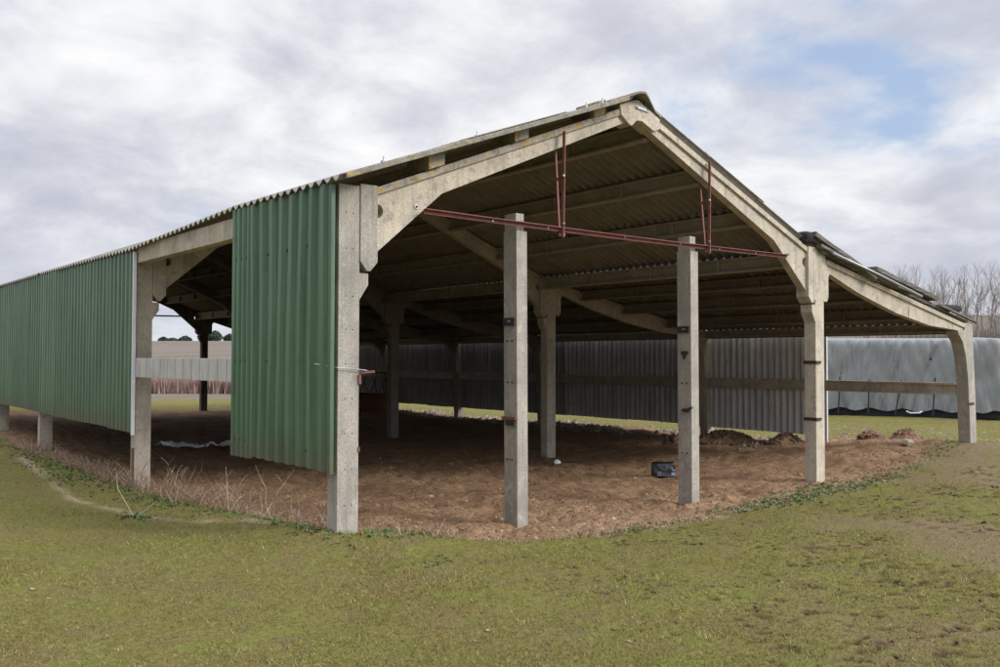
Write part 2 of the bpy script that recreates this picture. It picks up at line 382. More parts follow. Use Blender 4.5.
# pale dried grass line that curves over the turf on the left
PL = [(-.52,9.5),(-.7,6.5),(-.95,4.4),(-.75,3.0),(-.62,2.1),(-.35,1.3),(-.12,.6),(.2,.0)]
dl = np.full(X.shape, 1e9)
for (ax, ay), (bx, by) in zip(PL[:-1], PL[1:]):
    ex, ey = bx-ax, by-ay; t = np.clip(((X-ax)*ex+(Y-ay)*ey)/(ex*ex+ey*ey), 0, 1); dl = np.minimum(dl, np.hypot(X-ax-t*ex, Y-ay-t*ey))
straw = np.exp(-(dl/.07)**2)*np.clip((fbm(X, Y, 3, 4, 55)-.28)*5, 0, 1)*.95
straw = np.maximum(straw, np.exp(-((sd+.06)/.10)**2)*np.clip((fbm(X, Y, 4, 4, 56)-.4)*4, 0, 1)*.7*(Y > -2))
me = bpy.data.meshes.new('ground')
idx = np.arange(nx*ny).reshape(ny, nx)
q = np.stack([idx[:-1,:-1], idx[:-1,1:], idx[1:,1:], idx[1:,:-1]], -1).reshape(-1, 4)
me.vertices.add(nx*ny); me.vertices.foreach_set('co', np.stack([X, Y, Z], -1).ravel())
me.loops.add(q.size); me.loops.foreach_set('vertex_index', q.ravel().astype(np.int32))
me.polygons.add(len(q)); me.polygons.foreach_set('loop_start', np.arange(0, q.size, 4, dtype=np.int32)); me.polygons.foreach_set('loop_total', np.full(len(q), 4, np.int32))
me.polygons.foreach_set('use_smooth', np.ones(len(q), bool)); me.update()
for nm, arr in (('soil', soil), ('plough', plough), ('mud', mud), ('straw', straw), ('dent', dent)):
    a = me.attributes.new(nm, 'FLOAT', 'POINT'); a.data.foreach_set('value', arr.ravel().astype(np.float32))
me.materials.append(M['ground'])
go = bpy.data.objects.new('ground', me); COL.objects.link(go); tag(go, 'short turf field round the brown churned soil floor of the barn', kind='structure')
def gz(x, y): return float(ground_z(np.array([x]), np.array([y]))[0])

# ---------------------------------------------------------------- barn
W = 7.278; XO = W + 4.35
FY = [0, 5.3, 10.46, 14.05, 17.9, 21.7]
barn = thing('barn', 'open concrete frame barn with green sheet side, corrugated roof and lean-to', 'barn', (0,0,0))
mir = lambda poly: [(W-x, z) for x, z in reversed(poly)]
def holes_on(mb, x0, w, y, zs, mi=1):
    for z in zs:
        for k in (.35, .68): mb.disc((x0+w*k, y, z), .008, 'y', 6, mi, .002)
def circ(cx, cz, r, n=14): return [(cx+r*math.cos(-2*math.pi*i/n), cz+r*math.sin(-2*math.pi*i/n)) for i in range(n)]
def zl(x): return 3.05 + .4*(x-.37)                    # top of the left rafter
colL = [(0,-.7),(.20,-.7),(.20,2.07),(.285,2.20),(.285,2.30),(.20,2.30),(.20,3.04),(0,3.04)]
blockL = [(.20,2.40),(.265,2.32),(.30,2.32),(.37,2.40),(.37,3.06),(.20,3.06)]
raftL = [(.22,2.52),(.372,2.48),(1.07,3.08),(3.50,4.14),(3.50,4.26),(.30,2.98),(.22,2.98)]
flangeL = [(.37,2.985),(3.50,4.237),(3.50,4.31),(.37,3.05)]
for fi, y in enumerate(FY):
    rough = M['conc_rough'] if fi == 0 else M['conc']
    # columns
    mb = MB(); mb.prism(colL, y, y+.17)
    holes_on(mb, 0, .20, y, [.35,.65,.95,1.24,1.53,1.82,2.1,2.5,2.8] if fi < 3 else [])
    c = mb.build('column', [rough, M['hole']], barn, bevel=.008)
    if fi == 0: tag(c, 'mottled grey front corner column beside the green sheets')
    mb = MB(); mb.prism(mir(colL), y, y+.17); holes_on(mb, W-.2, .2, y, [.4,.9,1.4,1.9,2.3] if fi < 3 else [])
    mb.prism([(W,2.42),(W+.03,2.35),(W+.10,2.35),(W+.135,2.42),(W+.135,2.80),(W+.09,2.86),(W+.06,2.97),(W,2.99)], y+.01, y+.16)
    c = mb.build('column', [M['conc_warm'] if fi == 0 else (M['conc'] if fi == 1 else M['concshade'] if fi == 5 else M['concdark']), M['hole']], barn, bevel=.008)
    # rafters
    for side in (0, 1):
        T = (lambda p: p) if side == 0 else mir
        mb = MB()
        hole = circ(.385 if side == 0 else W-.385, 2.85, .062)
        mb.prism(T(raftL), y+.03, y+.14, [hole])
        mb.prism(T(flangeL), y, y+.17, mi=1)
        mb.prism(T(blockL), y-.012, y+.175, mi=2 if fi == 0 and side == 0 else 0)
        X0 = .79 if side == 0 else W-.79
        mb.disc((X0, y+.03, 2.93), .024, 'y', 10, 3, .008); mb.disc((X0, y+.03, 2.93), .011, 'y', 6, 4, .016)
        for k in (1.9, 2.0): mb.disc((k if side == 0 else W-k, y+.03, 3.56), .008, 'y', 6, 4, .002)
        inner = {0: M['conc_warm'], 1: M['conc'], 5: M['concshade']}.get(fi, M['concdark'])
        mb.build('rafter', [inner, M['conc_lichen'] if side == 0 and fi == 0 else inner, M['conc_rough'], M['galv'], M['hole']], barn, bevel=.007)
    mb = MB()
    mb.prism([(3.38,4.20),(3.50,4.11),(3.55,4.10),(3.63,4.17),(3.71,4.175),(3.90,4.095),(3.99,4.13),(4.00,4.245),(3.66,4.395),(3.61,4.395),(3.36,4.30)], y-.012, y+.18)
    if fi == 0:
        mb.bar((3.60,-.02,4.315),(3.80,-.02,4.30), .012, .035, mi=1)
        for k in (3.62, 3.78): mb.disc((k, -.026, 4.31), .012, 'y', 6, 2, .006)
    mb.build('apex_joint', [M['conc_warm'] if fi == 0 else M['conc'], M['galv'], M['hole']], barn, bevel=.007)
    # lean-to rafter
    mb = MB()
    mb.prism([(W+.12,2.62),(W+.20,2.73),(8.19,2.51),(9.2,2.27),(10.24,2.105),(11.17,2.05),(11.28,2.05),(11.60,2.05),(11.60,2.12),(11.34,2.12),(W+.12,2.88)], y+.03, y+.13)
    mb.prism([(W+.10,2.85),(11.35,2.10),(11.62,2.09),(11.62,2.165),(11.34,2.17),(W+.10,2.915)], y, y+.16)
    for k, z in ((9.6, 2.26), (11.0, 2.12)): mb.box(k, k+.012, y+.02, y+.05, z-.06, z+.08)
    mb.build('lean_to_rafter', inner, barn, bevel=.007)
    mb = MB()
    mb.prism([(11.56,-.6),(11.76,-.6),(11.72,1.0),(11.64,2.162),(11.40,2.162),(11.36,2.05),(11.12,2.046),(11.16,1.98),(11.30,1.86),(11.40,1.62),(11.46,1.30),(11.50,.8)], y-.004, y+.19)
    if fi == 0:
        mb.box(11.44, 11.66, -.012, .0, .84, .885, 1)
    c = mb.build('lean_to_column', [M['conc_rough'] if fi == 0 else inner, M['black']], barn, bevel=.008)
# notch with rust slot at the second column, bands on the right column
mb = MB(); mb.box(-.012, -.002, 5.33, 5.40, -.2, .42); mb.build('rusty_slot', M['rust'], barn)
for z in (1.54, .79):
    mb = MB(); mb.box(W-.215, W-.19, -.012, .18, z-.02, z+.02); mb.box(W-.22, W-.10, -.02, .0, z-.018, z+.018); mb.build('iron_band', M['black'], barn)

# the two free standing posts
for px, zt, hs in ((1.93, 2.99, (1.94,1.75,1.35,1.0,.6)), (4.53, 2.99, (1.92,1.65,1.3,.99,.5))):
    mb = MB()
    dx = .02 if px < 3 else .015                         # a slight lean, as the posts have
    def pv(x, y, z): return (x - dx*(z/3.0)*1.0 + dx, y, z)
    vs = [pv(px, .0, -.7), pv(px+.135, .0, -.7), pv(px+.135, .2, -.7), pv(px, .2, -.7),
          pv(px, .0, 2.82), pv(px+.135, .0, 2.82), pv(px+.135, .2, 2.82), pv(px, .2, 2.82)]
    mb.add(vs, [(0,3,2,1),(0,1,5,4),(1,2,6,5),(2,3,7,6),(3,0,4,7),(4,5,6,7)])
    mb.box(px+.004, px+.105, .012, .188, 2.821, zt)
    for z in hs:
        for k in (.06, .13): mb.disc((px, k, z), .008, 'x', 6, 1, .014)
    p = mb.build('post', [M['conc_rough'], M['hole']], barn, bevel=.010)
    tag(p, 'grey post nearer the green sheets, black bracket high on its side' if px < 3 else 'grey post in the right half of the gable opening')
    bz = 1.94 if px < 3 else 1.92
    mb = MB(); mb.box(px-.014, px+.012, .015, .185, bz-.04, bz+.035); mb.tube([(px-.018,.07,bz),(px-.018,.11,bz)], .008, 6, 1)
    mb.build('bracket', [M['black'], M['galv']], p)
    if px < 3:
        mb = MB(); mb.box(px-.02, px+.012, -.01, .2, .985, 1.015); mb.box(px-.014, px+.012, .01, .15, .93, .985, 1); mb.build('bracket', [M['rust'], M['black']], p)
    else:
        mb = MB(); mb.box(px-.016, px+.012, .04, .13, 1.63, 1.67); mb.box(px-.016, px+.012, .08, .10, 1.58, 1.63)
        mb.build('bracket', M['black'], p)
        mb = MB(); mb.box(px-.016, px+.012, .03, .11, .97, 1.01); mb.bar((px-.01,.04,1.0),(px-.05,-.06,1.03), .02, .02); mb.build('bracket', M['black'], p)
# tie bars and hangers on the front and the rear frame
for y in (0, 21.7):
    mb = MB()
    n = 12
    for i in range(n):
        a = .83+(6.38-.83)*i/n; b = .83+(6.38-.83)*(i+1)/n
        sg = lambda x: 2.885 - .012*math.sin((x-.83)/5.6*math.pi)*1.5
        mb.bar((a, y-.035, sg(a)), (b, y-.035, sg(b)), .010, .042)
        mb.bar((a, y-.055, sg(a)+.018), (b, y-.055, sg(b)+.018), .05, .008)
    for k in (1.6, 2.3, 3.4, 4.3, 5.0, 5.7): mb.disc((k, y-.04, 2.875), .012, 'y', 6, 1, .010)
    mb.build('tie_bar', [M['red'], M['galv']], barn)
    if y == 0:
        for (xa, za, xb, zb, s) in ((2.53, 3.87, 2.48, 2.79, 1), (4.84, 3.88, 4.78, 2.80, -1)):
            mb = MB()
            mb.bar((xa, -.03, za), (xb, -.07, zb), .028, .012, (0,1,0)); mb.bar((xa-.012, -.045, za), (xb-.012, -.08, zb), .01, .035, (0,1,0))
            mb.bar((xa+.055, .16, za-.10), (xb, -.02, zb+.02), .020, .012, (0,1,0))
            mb.bar((xa-.01, -.04, zb+.62), (xa+.02, .09, zb+.62), .015, .02)
            for z in (zb+.03, zb+.14, zb+.62): mb.disc((xb-.005, -.08, z), .012, 'y', 6, 1, .012)
            mb.build('hanger', [M['red'], M['galv']], barn)

# purlins between the frames: channel section with stiffening ribs
def purlin(x, ztop, y0, y1, h=.23, face=-1, name='purlin', mat=None, w=.05, ribs=1.1):
    mb = MB(); zb = ztop-h
    mb.box(x-w/2, x+w/2, y0, y1, zb, ztop)
    f0, f1 = (x-w/2-.055, x-w/2) if face < 0 else (x+w/2, x+w/2+.055)
    mb.box(f0, f1, y0, y1, zb, zb+.03); mb.box(f0, f1, y0, y1, ztop-.03, ztop)
    k = int((y1-y0)/ribs)
    for i in range(1, k): 
        yy = y0+(y1-y0)*i/k; mb.box(f0+.008, f1, yy-.02, yy+.02, zb+.03, ztop-.03)
    return mb.build(name, mat or M['purlin'], barn, bevel=.004)
for i in range(5):
    y0 = FY[i]+.176; y1 = FY[i+1]-.006
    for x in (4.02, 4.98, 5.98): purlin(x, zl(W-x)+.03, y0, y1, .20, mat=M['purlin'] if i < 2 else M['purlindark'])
    for x in (.97, 1.97, 3.03): purlin(x, zl(x)+.02, y0, y1, .20)
    purlin(6.98, 3.0, y0, y1, .20, name='valley_beam')
    mb = MB(); mb.box(7.01, 7.36, FY[i]+(.18 if i else .18), FY[i+1]+.17, 2.90, 2.93); mb.box(7.34, 7.37, FY[i]+.18, FY[i+1]+.17, 2.932, 2.965); mb.box(7.10, 7.12, FY[i]+.18, FY[i+1]+.17, 2.932, 3.08); mb.build('valley_gutter', M['purlindark'], barn)  # tall middle strip added to block sky light between the two roofs
    for x, z in ((7.95, 2.81), (9.05, 2.60), (10.3, 2.37)): purlin(x, z, y0, y1, .17, mat=M['purlindark'])
    purlin(11.5, 2.162, y0+.02, y1, .14, name='eave_beam')
    mb = MB(); mb.box(11.535, 11.55, FY[i]+.20, FY[i+1]-.005, 2.0, 2.185); mb.build('eave_filler', M['concshade'], barn)  # filler strip added to close the light gap over the eave beam, coloured dark
    if i: purlin(.10, 3.0, y0, y1, .22, face=1, name='eave_beam')
for x in (.97, 1.97, 3.03):                                 # purlin ends standing on the front rafter
    mb = MB(); z = zl(x); mb.prism([(x-.10,z-.03),(x+.075,z+.04),(x+.075,z+.19),(x-.02,z+.155),(x-.02,z+.12),(x-.10,z+.10)], -.05, .30)
    mb.build('purlin_end', M['conc_lichen'], barn, bevel=.005)
mb = MB(); mb.box(-.03, .09, 1.6, 5.28, 2.79, 3.0); mb.box(-.012,.10,.18,1.6,2.79,3.0); mb.build('eave_beam', M['conc_warm'], barn, bevel=.006)

# corrugated roofing, one long sheeted slope at a time with laps between courses
def sag(y): return np.interp(y, [-.3, 2, 5.3, 10, 13.8, 22], [0, .02, -.085, -.05, -.045, -.06])
def corr_roof(name, xs, zf, y0, y1, mat, amp=.022, pitch=.146, th=.009, sagf=None, jitter=.004):
    mb = MB(); n = int((y1-y0)/pitch*8); ys = np.linspace(y0, y1, n+1)
    wave = amp*np.cos((ys-y0)/pitch*2*math.pi)
    for c in range(len(xs)-1):
        xa, xb = xs[c]-.10*(c > 0), xs[c+1]
        lift = .012 if c % 2 else 0
        off = np.repeat(rng.normal(0, jitter, n//64+2), 64)[:n+1]      # each sheet sits a little differently
        for up in (0, 1):
            rows = []
            for xx in (xa, (xa+xb)/2, xb):
                s = sagf(ys)*(1-np.clip(xx/3.6, 0, 1)) if sagf else 0
                e = (off if (xx == xa and xs[0] < xs[-1]) or (xx == xb) else 0)
                rows.append(np.stack([np.full(n+1, xx) + off*2.0, ys, zf(xx)+wave+s+lift+off*.7+up*th], -1))
            v = np.concatenate(rows); m = n+1; fs = []
            for r in range(2):
                for k in range(n): fs.append((r*m+k, r*m+k+1, (r+1)*m+k+1, (r+1)*m+k))
            base = len(mb.v); mb.add(v, fs)
            if up == 0: b0 = base
        m = n+1
        for r in (0, 2):
            for k in range(n):
                a, b = b0+r*m+k, b0+r*m+k+1; mb.f.append((a, b, b+3*m, a+3*m)); mb.m.append(1)
        for r in range(2):
            for k in (0, n):
                a, b = b0+r*m+k, b0+(r+1)*m+k; mb.f.append((a, b, b+3*m, a+3*m)); mb.m.append(1)
    return mb.build(name, [mat, M['roofedge']], barn, smooth=False)
zleft = lambda x: 3.045 + .372*(x+.1)
corr_roof('roof_slope', [-.10, 1.2, 2.4, 3.4], zleft, -.2, 21.95, M['roofsheet'], sagf=sag)
mb = MB(); mb.prism([(-.05, zleft(-.05)-.022), (3.3, zleft(3.3)-.022), (3.3, zleft(3.3)+.026), (-.05, zleft(-.05)+.026)], -.215, -.19)
mb.build('verge_strip', M['roofedge'], barn, bevel=.006)
zright = lambda x: zl(W-x)+.055
corr_roof('roof_slope', [3.78, 4.9, 5.95, 7.08], zright, -.005, 21.95, M['roofsheet'], amp=.034)
zlean = lambda x: 2.962 - .187*(x-7.3)
corr_roof('lean_to_roof', [7.20, 8.8, 10.2, 11.5], zlean, .01, 21.95, M['roofdark'])
mb = MB()                                                    # rounded ridge capping
prof = [(3.06,4.262),(3.20,4.315),(3.34,4.37),(3.45,4.415),(3.54,4.442),(3.62,4.450),(3.70,4.435),(3.79,4.395),(3.92,4.335),(4.04,4.285)]
ys = [-.15] + [1.2*k for k in range(1, 19)] + [21.95]
for up in (0, -.012):
    vs = [(x, (y if j else y*min(1, max(0, (3.95-x)/.35))), z+up+random.uniform(-.002,.002)) for j, y in enumerate(ys) for x, z in prof]; P_ = len(prof)
    mb.add(vs, [(j*P_+i, j*P_+i+1, (j+1)*P_+i+1, (j+1)*P_+i) for j in range(len(ys)-1) for i in range(P_-1)])
vs = [(x, -.153*min(1, max(0, (3.95-x)/.35))-.003, z+u) for u in (.003, -.02) for x, z in prof]
mb.add(vs, [(i, i+1, P_+i+1, P_+i) for i in range(P_-1)], 1)
mb.build('ridge_cap', [M['roofsheet'], M['roofedge']], barn, smooth=False)
# roofing bolts along the left verge
for x in (.35, 1.35, 2.75, 2.98):
    mb = MB(); mb.tube([(x, -.12, zleft(x)), (x+.01, -.12, zleft(x)+.085)], .008, 6); mb.tube([(x, -.12, zleft(x)+.03), (x, -.12, zleft(x)+.045)], .018, 8)
    mb.build('roof_bolt', M['galv'], barn)

# green steel sheets on the left side
def green_sheet(y0, y1, z0, z1f, pitch, depth=.032, x=-.055, bend=0, seed=0, skew=0):
    mb = MB(); r = random.Random(seed); n = max(2, round((y1-y0)/pitch)); pitch = (y1-y0)/n
    prof = []
    for k in range(n):
        a = y0+k*pitch; j = r.uniform(-.05, .05)*pitch
        prof += [(a+.02*pitch, 0), (a+.42*pitch+j, 0), (a+.56*pitch+j, -depth), (a+.86*pitch, -depth)]
    prof.append((y1, 0))
    zs = [k/16 for k in range(17)]; vs = []
    for t in zs:
        for (yy, d) in prof:
            z1 = z1f(yy); z = z0(yy) + (z1-z0(yy))*t
            dx = bend*math.sin(t*5+yy*4)*.3 + r.uniform(-.002, .002)
            dy = skew*(1-t)*math.sin((yy-y0)/(y1-y0)*math.pi)*.5
            for yb, wb, ab, tb in (((.42,.13,.055,.35),(.52,.10,-.03,.75),(1.12,.12,-.05,.5),(1.38,.10,.03,.15)) if skew else ()):
                e = math.exp(-((yy-yb-(t-tb)*.12)/wb)**2)*math.exp(-((t-tb)/.28)**2); dy += ab*e; dx += .9*ab*e
            vs.append((x+d+dx*.4, yy+dy, z))
    P_ = len(prof)
    mb.add(vs, [(j*P_+i, j*P_+i+1, (j+1)*P_+i+1, (j+1)*P_+i) for j in range(len(zs)-1) for i in range(P_-1)])
    for zr in (.78, 1.55, 2.55):
        for k in range(0, n, 2 if n > 4 else 1):
            mb.disc((x-.004, y0+(k+.22)*pitch, zr), .015, 'x', 6, 1, .006)
    o = mb.build('wall_sheet', [M['green'] if y0 < 5 else M['greenfaded'], M['hole']], barn, solid=.003)
    return o
ztop = lambda y: float(3.035 + sag(y))
tag(green_sheet(0.0, 1.60, lambda y: .635, ztop, .20, .035, -.05, .05, 1, .05), 'wide ribbed green sheet at the front corner, buckled along two ribs')
tag(green_sheet(1.55, 2.02, lambda y: .615, ztop, .115, .022, -.068, .0, 2), 'narrow ribbed green sheet beside the open bay')
mb = MB(); mb.bar((-.058, .015, .62), (-.058, .015, 3.02), .05, .035, (1,0,0)); mb.build('sheet_edge', M['green'], barn)
yy = 5.21; k = 0
while yy < 22:
    y1 = min(yy+1.02, 22.0)
    z0 = .635+.004*k+random.uniform(-.008,.008)
    green_sheet(yy, y1, (lambda z0: lambda y: z0)(z0), ztop, .17, .024, -.055-.003*(k % 2), .01, 10+k); yy += 1.0; k += 1
mb = MB(); mb.box(-.085, -.045, 5.165, 5.205, .60, 2.93); mb.build('white_trim', M['whitetrim'], barn, bevel=.003)
mb = MB(); mb.box(-.045, .0, 1.9, 5.16, 1.335, 1.575)
for kk in range(13): mb.box(-.052, -.045, 1.98+kk*.25, 2.0+kk*.25, 1.34, 1.57)
mb.build('side_plank', M['plank'], barn, bevel=.004)
for i in range(5):
    for z in (1.5,):
        mb = MB(); mb.box(.02, .10, FY[i]+.18, FY[i+1]-.01, z-.05, z+.05); 
        if i: mb.build('side_rail', M['purlin'], barn, bevel=.004)

# grey corrugated sheets and rails along the far side of the lean-to
def grey_sheet(y0, y1, z0, z1, x, amp=.022, pitch=.146):
    mb = MB(); n = int((y1-y0)/pitch*8); vs = []
    for z in (z0, (z0+z1)/2, z1):
        for k in range(n+1):
            y = y0+(y1-y0)*k/n; vs.append((x+amp*math.cos(y/pitch*2*math.pi), y, z+(.0 if z != z0 else random.uniform(-.002,.002))))
    m = n+1; mb.add(vs, [(r*m+k, r*m+k+1, (r+1)*m+k+1, (r+1)*m+k) for r in range(2) for k in range(n)])
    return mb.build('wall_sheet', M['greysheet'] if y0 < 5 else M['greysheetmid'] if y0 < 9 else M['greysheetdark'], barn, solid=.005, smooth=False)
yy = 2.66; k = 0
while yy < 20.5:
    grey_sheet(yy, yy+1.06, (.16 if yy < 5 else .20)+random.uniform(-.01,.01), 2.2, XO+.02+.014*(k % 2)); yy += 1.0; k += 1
mb = MB(); mb.box(XO-.04, XO+.0, 2.60, 2.645, -.1, 2.16); mb.build('white_trim', M['whitetrim'], barn)
for i in range(5):
    y0 = FY[i]+.19; y1 = FY[i+1]-.01
    mb = MB(); x = 11.52
    mb.box(x, x+.05, y0, y1, 1.0, 1.20); mb.box(x-.05, x, y0, y1, 1.165, 1.20); mb.box(x-.03, x, y0, y1, 1.0, 1.03)
    mb.build('side_rail', M['conc_warm'] if i == 0 else M['purlin'], barn, bevel=.004)
# wire and hinge on the front corner column
mb = MB(); mb.tube([(-.10,.22,1.53),(-.02,-.03,1.50),(.10,-.03,1.49),(.26,-.03,1.475)], .005, 6); mb.build('wire', M['galv'], barn)
mb = MB(); mb.box(.19,.215,-.015,.03,1.36,1.44); mb.bar((.2,.01,1.455),(.34,-.02,1.465), .02, .02); mb.build('hinge', M['red'], barn)
mb = MB(); mb.box(.19,.208,-.008,.02,.79,.83); mb.build('hinge', M['rust'], barn)

# ---------------------------------------------------------------- loose things on the lean-to roof
def board(xa, za, xb, zb, th, y0, y1, label):
    mb = MB(); n = 7
    top = []; bot = []
    for i in range(n+1):
        t = i/n; x = xa+(xb-xa)*t; z = za+(zb-za)*t - .018*math.sin(t*math.pi)*(1 if th < .06 else 0)
        top.append((x, z+th+random.uniform(-.006,.006))); bot.append((x, z+random.uniform(-.004,.004)))
    poly = top + bot[::-1]
    mb.prism(poly[::-1], y0, y1)
    return tag(mb.build('weathered_board', M['board'], bevel=.004), label, 'board', 'boards lying on the lean-to roof')
board(7.15, 3.00, 9.60, 2.56, .045, -.06, 1.0, 'long dark weathered board lying lowest on the upper lean-to roof')
board(7.06, 3.06, 9.05, 2.615, .045, -.11, .9, 'grey weathered board second from the bottom of the pile by the main eave')
board(6.99, 3.12, 8.62, 2.66, .05, -.06, 1.05, 'grey weathered board second from the top of the pile by the main eave')
board(6.92, 3.185, 8.44, 2.70, .06, -.12, 1.1, 'topmost weathered board of the pile by the main eave')
board(8.52, 2.83, 10.30, 2.485, .07, -.08, 1.0, 'thick grey board on top of the lower pair halfway down the lean-to roof')
board(8.85, 2.70, 10.34, 2.40, .05, .0, .9, 'dark board under the thick grey one halfway down the lean-to roof')
def lump(name, c, s, mat, label, cat, seed=0, sub=3, amp=.25, group=None, box=False):
    bm = bmesh.new(); bmesh.ops.create_icosphere(bm, subdivisions=sub, radius=1)
    r = np.random.default_rng(seed); o3 = r.uniform(0, 50, 3)
    for v in bm.verts:
        p = v.co.copy()
        if box: p = Vector([math.copysign(abs(t)**.45, t) for t in p])
        n = float(fbm(p.x*1.0+o3[0]+p.z, p.y+o3[1]-p.z*.7, 1.6, 4, seed))-.5
        v.co = Vector((p.x*s[0], p.y*s[1], p.z*s[2]))*(1+n*amp*2)
    me = bpy.data.meshes.new(name); bm.to_mesh(me); bm.free(); me.materials.append(mat)
    for p in me.polygons: p.use_smooth = sub > 2
    o = bpy.data.objects.new(name, me); COL.objects.link(o); o.location = c
    return tag(o, label, cat, group)
lump('black_sack', (6.90, .08, 3.17), (.13,.16,.075), M['tyre'], 'small black sack at the top of the board pile beside the main eave', 'sack', 3, 3, .2, box=True)
lump('rubber_block', (11.02, .12, 2.40), (.30,.14,.055), M['tyre'], 'long black rubber block near the low end of the lean-to roof', 'rubber block', 5, 3, .12, box=True)
mb = MB(); mb.tube([(7.30,-.13,2.985),(8.5,-.13,2.765),(9.72,-.12,2.52)], .018, 8)
tag(mb.build('metal_pipe', M['galv'], smooth=True), 'thin pale metal pipe along the front edge of the lean-to roof', 'pipe')
mb = MB(); mb.bar((10.45,-.05,2.42),(11.80,.0,2.19), .05, .03)
tag(mb.build('thin_batten', M['board']), 'thin dark batten poking out past the low corner of the lean-to roof', 'batten')

# ---------------------------------------------------------------- black holdall on the soil
bx, by = 6.12, 1.80; bz = gz(bx, by)+.005
bag = thing('black_bag', 'small black bag lying alone on the brown soil inside the barn', 'bag', (bx, by, bz))
bag.rotation_euler = (0,0,-YAW)
bm = bmesh.new(); bmesh.ops.create_grid(bm, x_segments=14, y_segments=8, size=1)
bm.free()
mb = MB(); nu, nv = 28, 9; vs = []
for j in range(nv):
    t = j/(nv-1)
    for i in range(nu):
        a = 2*math.pi*i/nu; cx = math.copysign(abs(math.cos(a))**.4, math.cos(a)); cy = math.copysign(abs(math.sin(a))**.5, math.sin(a))
        w = .155*(1+.05*math.sin(t*3+1)); d = .085*(1.05-.35*t)
        z = .185*t + (.012*math.cos(2*a)+.008*math.sin(5*a+t*3))*t
        vs.append((cx*w+.006*math.sin(7*a+t*5), cy*d+.006*math.sin(5*a+9*t), z))
fs = [(j*nu+i, j*nu+(i+1) % nu, (j+1)*nu+(i+1) % nu, (j+1)*nu+i) for j in range(nv-1) for i in range(nu)]
fs.append(tuple(range((nv-1)*nu, nv*nu))); mb.add(vs, fs)
mb.build('bag_body', M['blackplastic'], bag, smooth=True)
for s in (-1, 1):
    mb = MB(); mb.tube([(-.07, s*.055, .17), (-.05, s*.075, .215 if s > 0 else .12), (0, s*.10, .21 if s > 0 else .085), (.03, s*.085, .10), (.045, s*.07, .165)], .007, 6)
    mb.build('handle', M['greycloth' if s < 0 else 'blackplastic'], bag, smooth=True)
mb = MB(); mb.box(-.10,-.035,-.099,-.085,.005,.07); mb.box(-.03,.0,-.099,-.085,.01,.04); mb.build('side_pocket', M['greycloth'], bag, bevel=.006)
mb = MB(); mb.box(.10,.15,-.088,-.06,.01,.055); mb.box(.115,.148,-.084,-.06,.075,.095); mb.build('blue_patch', M['bluecloth'], bag, bevel=.006)

# ---------------------------------------------------------------- film, stones, soil heaps, feeder
mb = MB(); nu, nv = 60, 20; vs = []
for j in range(nv):
    for i in range(nu):
        s = i/(nu-1); t = j/(nv-1); x = 1.95+1.75*s; y = 10.25-1.25*s + (t-.5)*(.35+1.9*s*s)*(1+.3*math.sin(s*9))
        vs.append((x, y, gz(x, y)+.02+.16*float(fbm(np.array([x]), np.array([y]), 7, 4, 4)[0])))
fs = []
for j in range(nv-1):
    for i in range(nu-1):
        if .36 < i/(nu-1) < .47 and (j < 8 or j > 13): continue
        fs.append((j*nu+i, j*nu+i+1, (j+1)*nu+i+1, (j+1)*nu+i))
mb.add(vs, fs); o = mb.build('plastic_film', M['film'], smooth=True, solid=.004)
tag(o, 'crumpled white plastic film lying on the dark soil behind the green sheet', 'plastic film')
lump('white_stone', (6.24, 4.12, gz(6.24,4.12)+.04), (.06,.05,.05), M['whitestone'], 'small white stone beside the foot of the inner column', 'stone', 21, 2, .3)
lump('pale_stone', (11.05, .80, gz(11.05,.80)+.07), (.11,.08,.06), M['stone'], 'pale angular stone on the churned soil near the lean-to column', 'stone', 22, 2, .6)
for i, (hx, hy, sx, sy, sz, lb) in enumerate([
    (11.0, 4.45, .75, .5, .20, 'broad heap of brown clods at the foot of the grey sheeting'),
    (10.2, 4.9, .35, .3, .12, 'low heap of clods beside the lean-to column foot under the grey sheets'),
    (11.35, 3.3, .45, .35, .14, 'low clod heap under the near end of the grey sheeting'),
    (12.05, 2.0, .26, .24, .17, 'small peaked clod heap in front of the grass strip, left of its neighbour'),
    (12.25, 1.45, .34, .26, .18, 'craggy brown clod heap in front of the grass strip, nearer the lean-to column')]):
    bm = bmesh.new(); r = random.Random(50+i)
    for k in range(int(90*sx/.35)):
        q = min(abs(r.gauss(0, .45)), 1.25); th = r.uniform(0, 6.28); x, y = q*math.cos(th)*sx, q*math.sin(th)*sy
        top = sz*max(0, 1-q*q)*(.55+.6*r.random()); rad = r.uniform(.02, .075)*(1.1-.3*q)
        ret = bmesh.ops.create_icosphere(bm, subdivisions=2, radius=rad); o3 = r.uniform(0, 99); e = [r.uniform(.7,1.5) for _ in range(3)]
        for v in ret['verts']:
            n = 1+1.1*(float(vnoise(v.co.x*38+o3, v.co.y*38+v.co.z*27, i))-.5); v.co = Vector((v.co.x*n*e[0]+x, v.co.y*n*e[1]+y, v.co.z*n*e[2]*.8+top*.75))
    ret = bmesh.ops.create_grid(bm, x_segments=24, y_segments=24, size=1)
    for v in ret['verts']:
        rr = v.co.length; x, y = v.co.x*sx*1.1, v.co.y*sy*1.1
        v.co = Vector((x, y, (sz*.8*max(0, 1-rr*rr)*(.5+float(vnoise(x*9+i*3, y*9, 4))) + (float(vnoise(x*30, y*30, 5))-.5)*.03 if rr < 1 else -.1)))
    me2 = bpy.data.meshes.new('soil_heap'); bm.to_mesh(me2); bm.free(); me2.materials.append(M['clod'])
    o = bpy.data.objects.new('soil_heap', me2); COL.objects.link(o); o.location = (hx, hy, gz(hx, hy)); tag(o, lb, 'soil heap', 'heaps of soil along the lean-to')
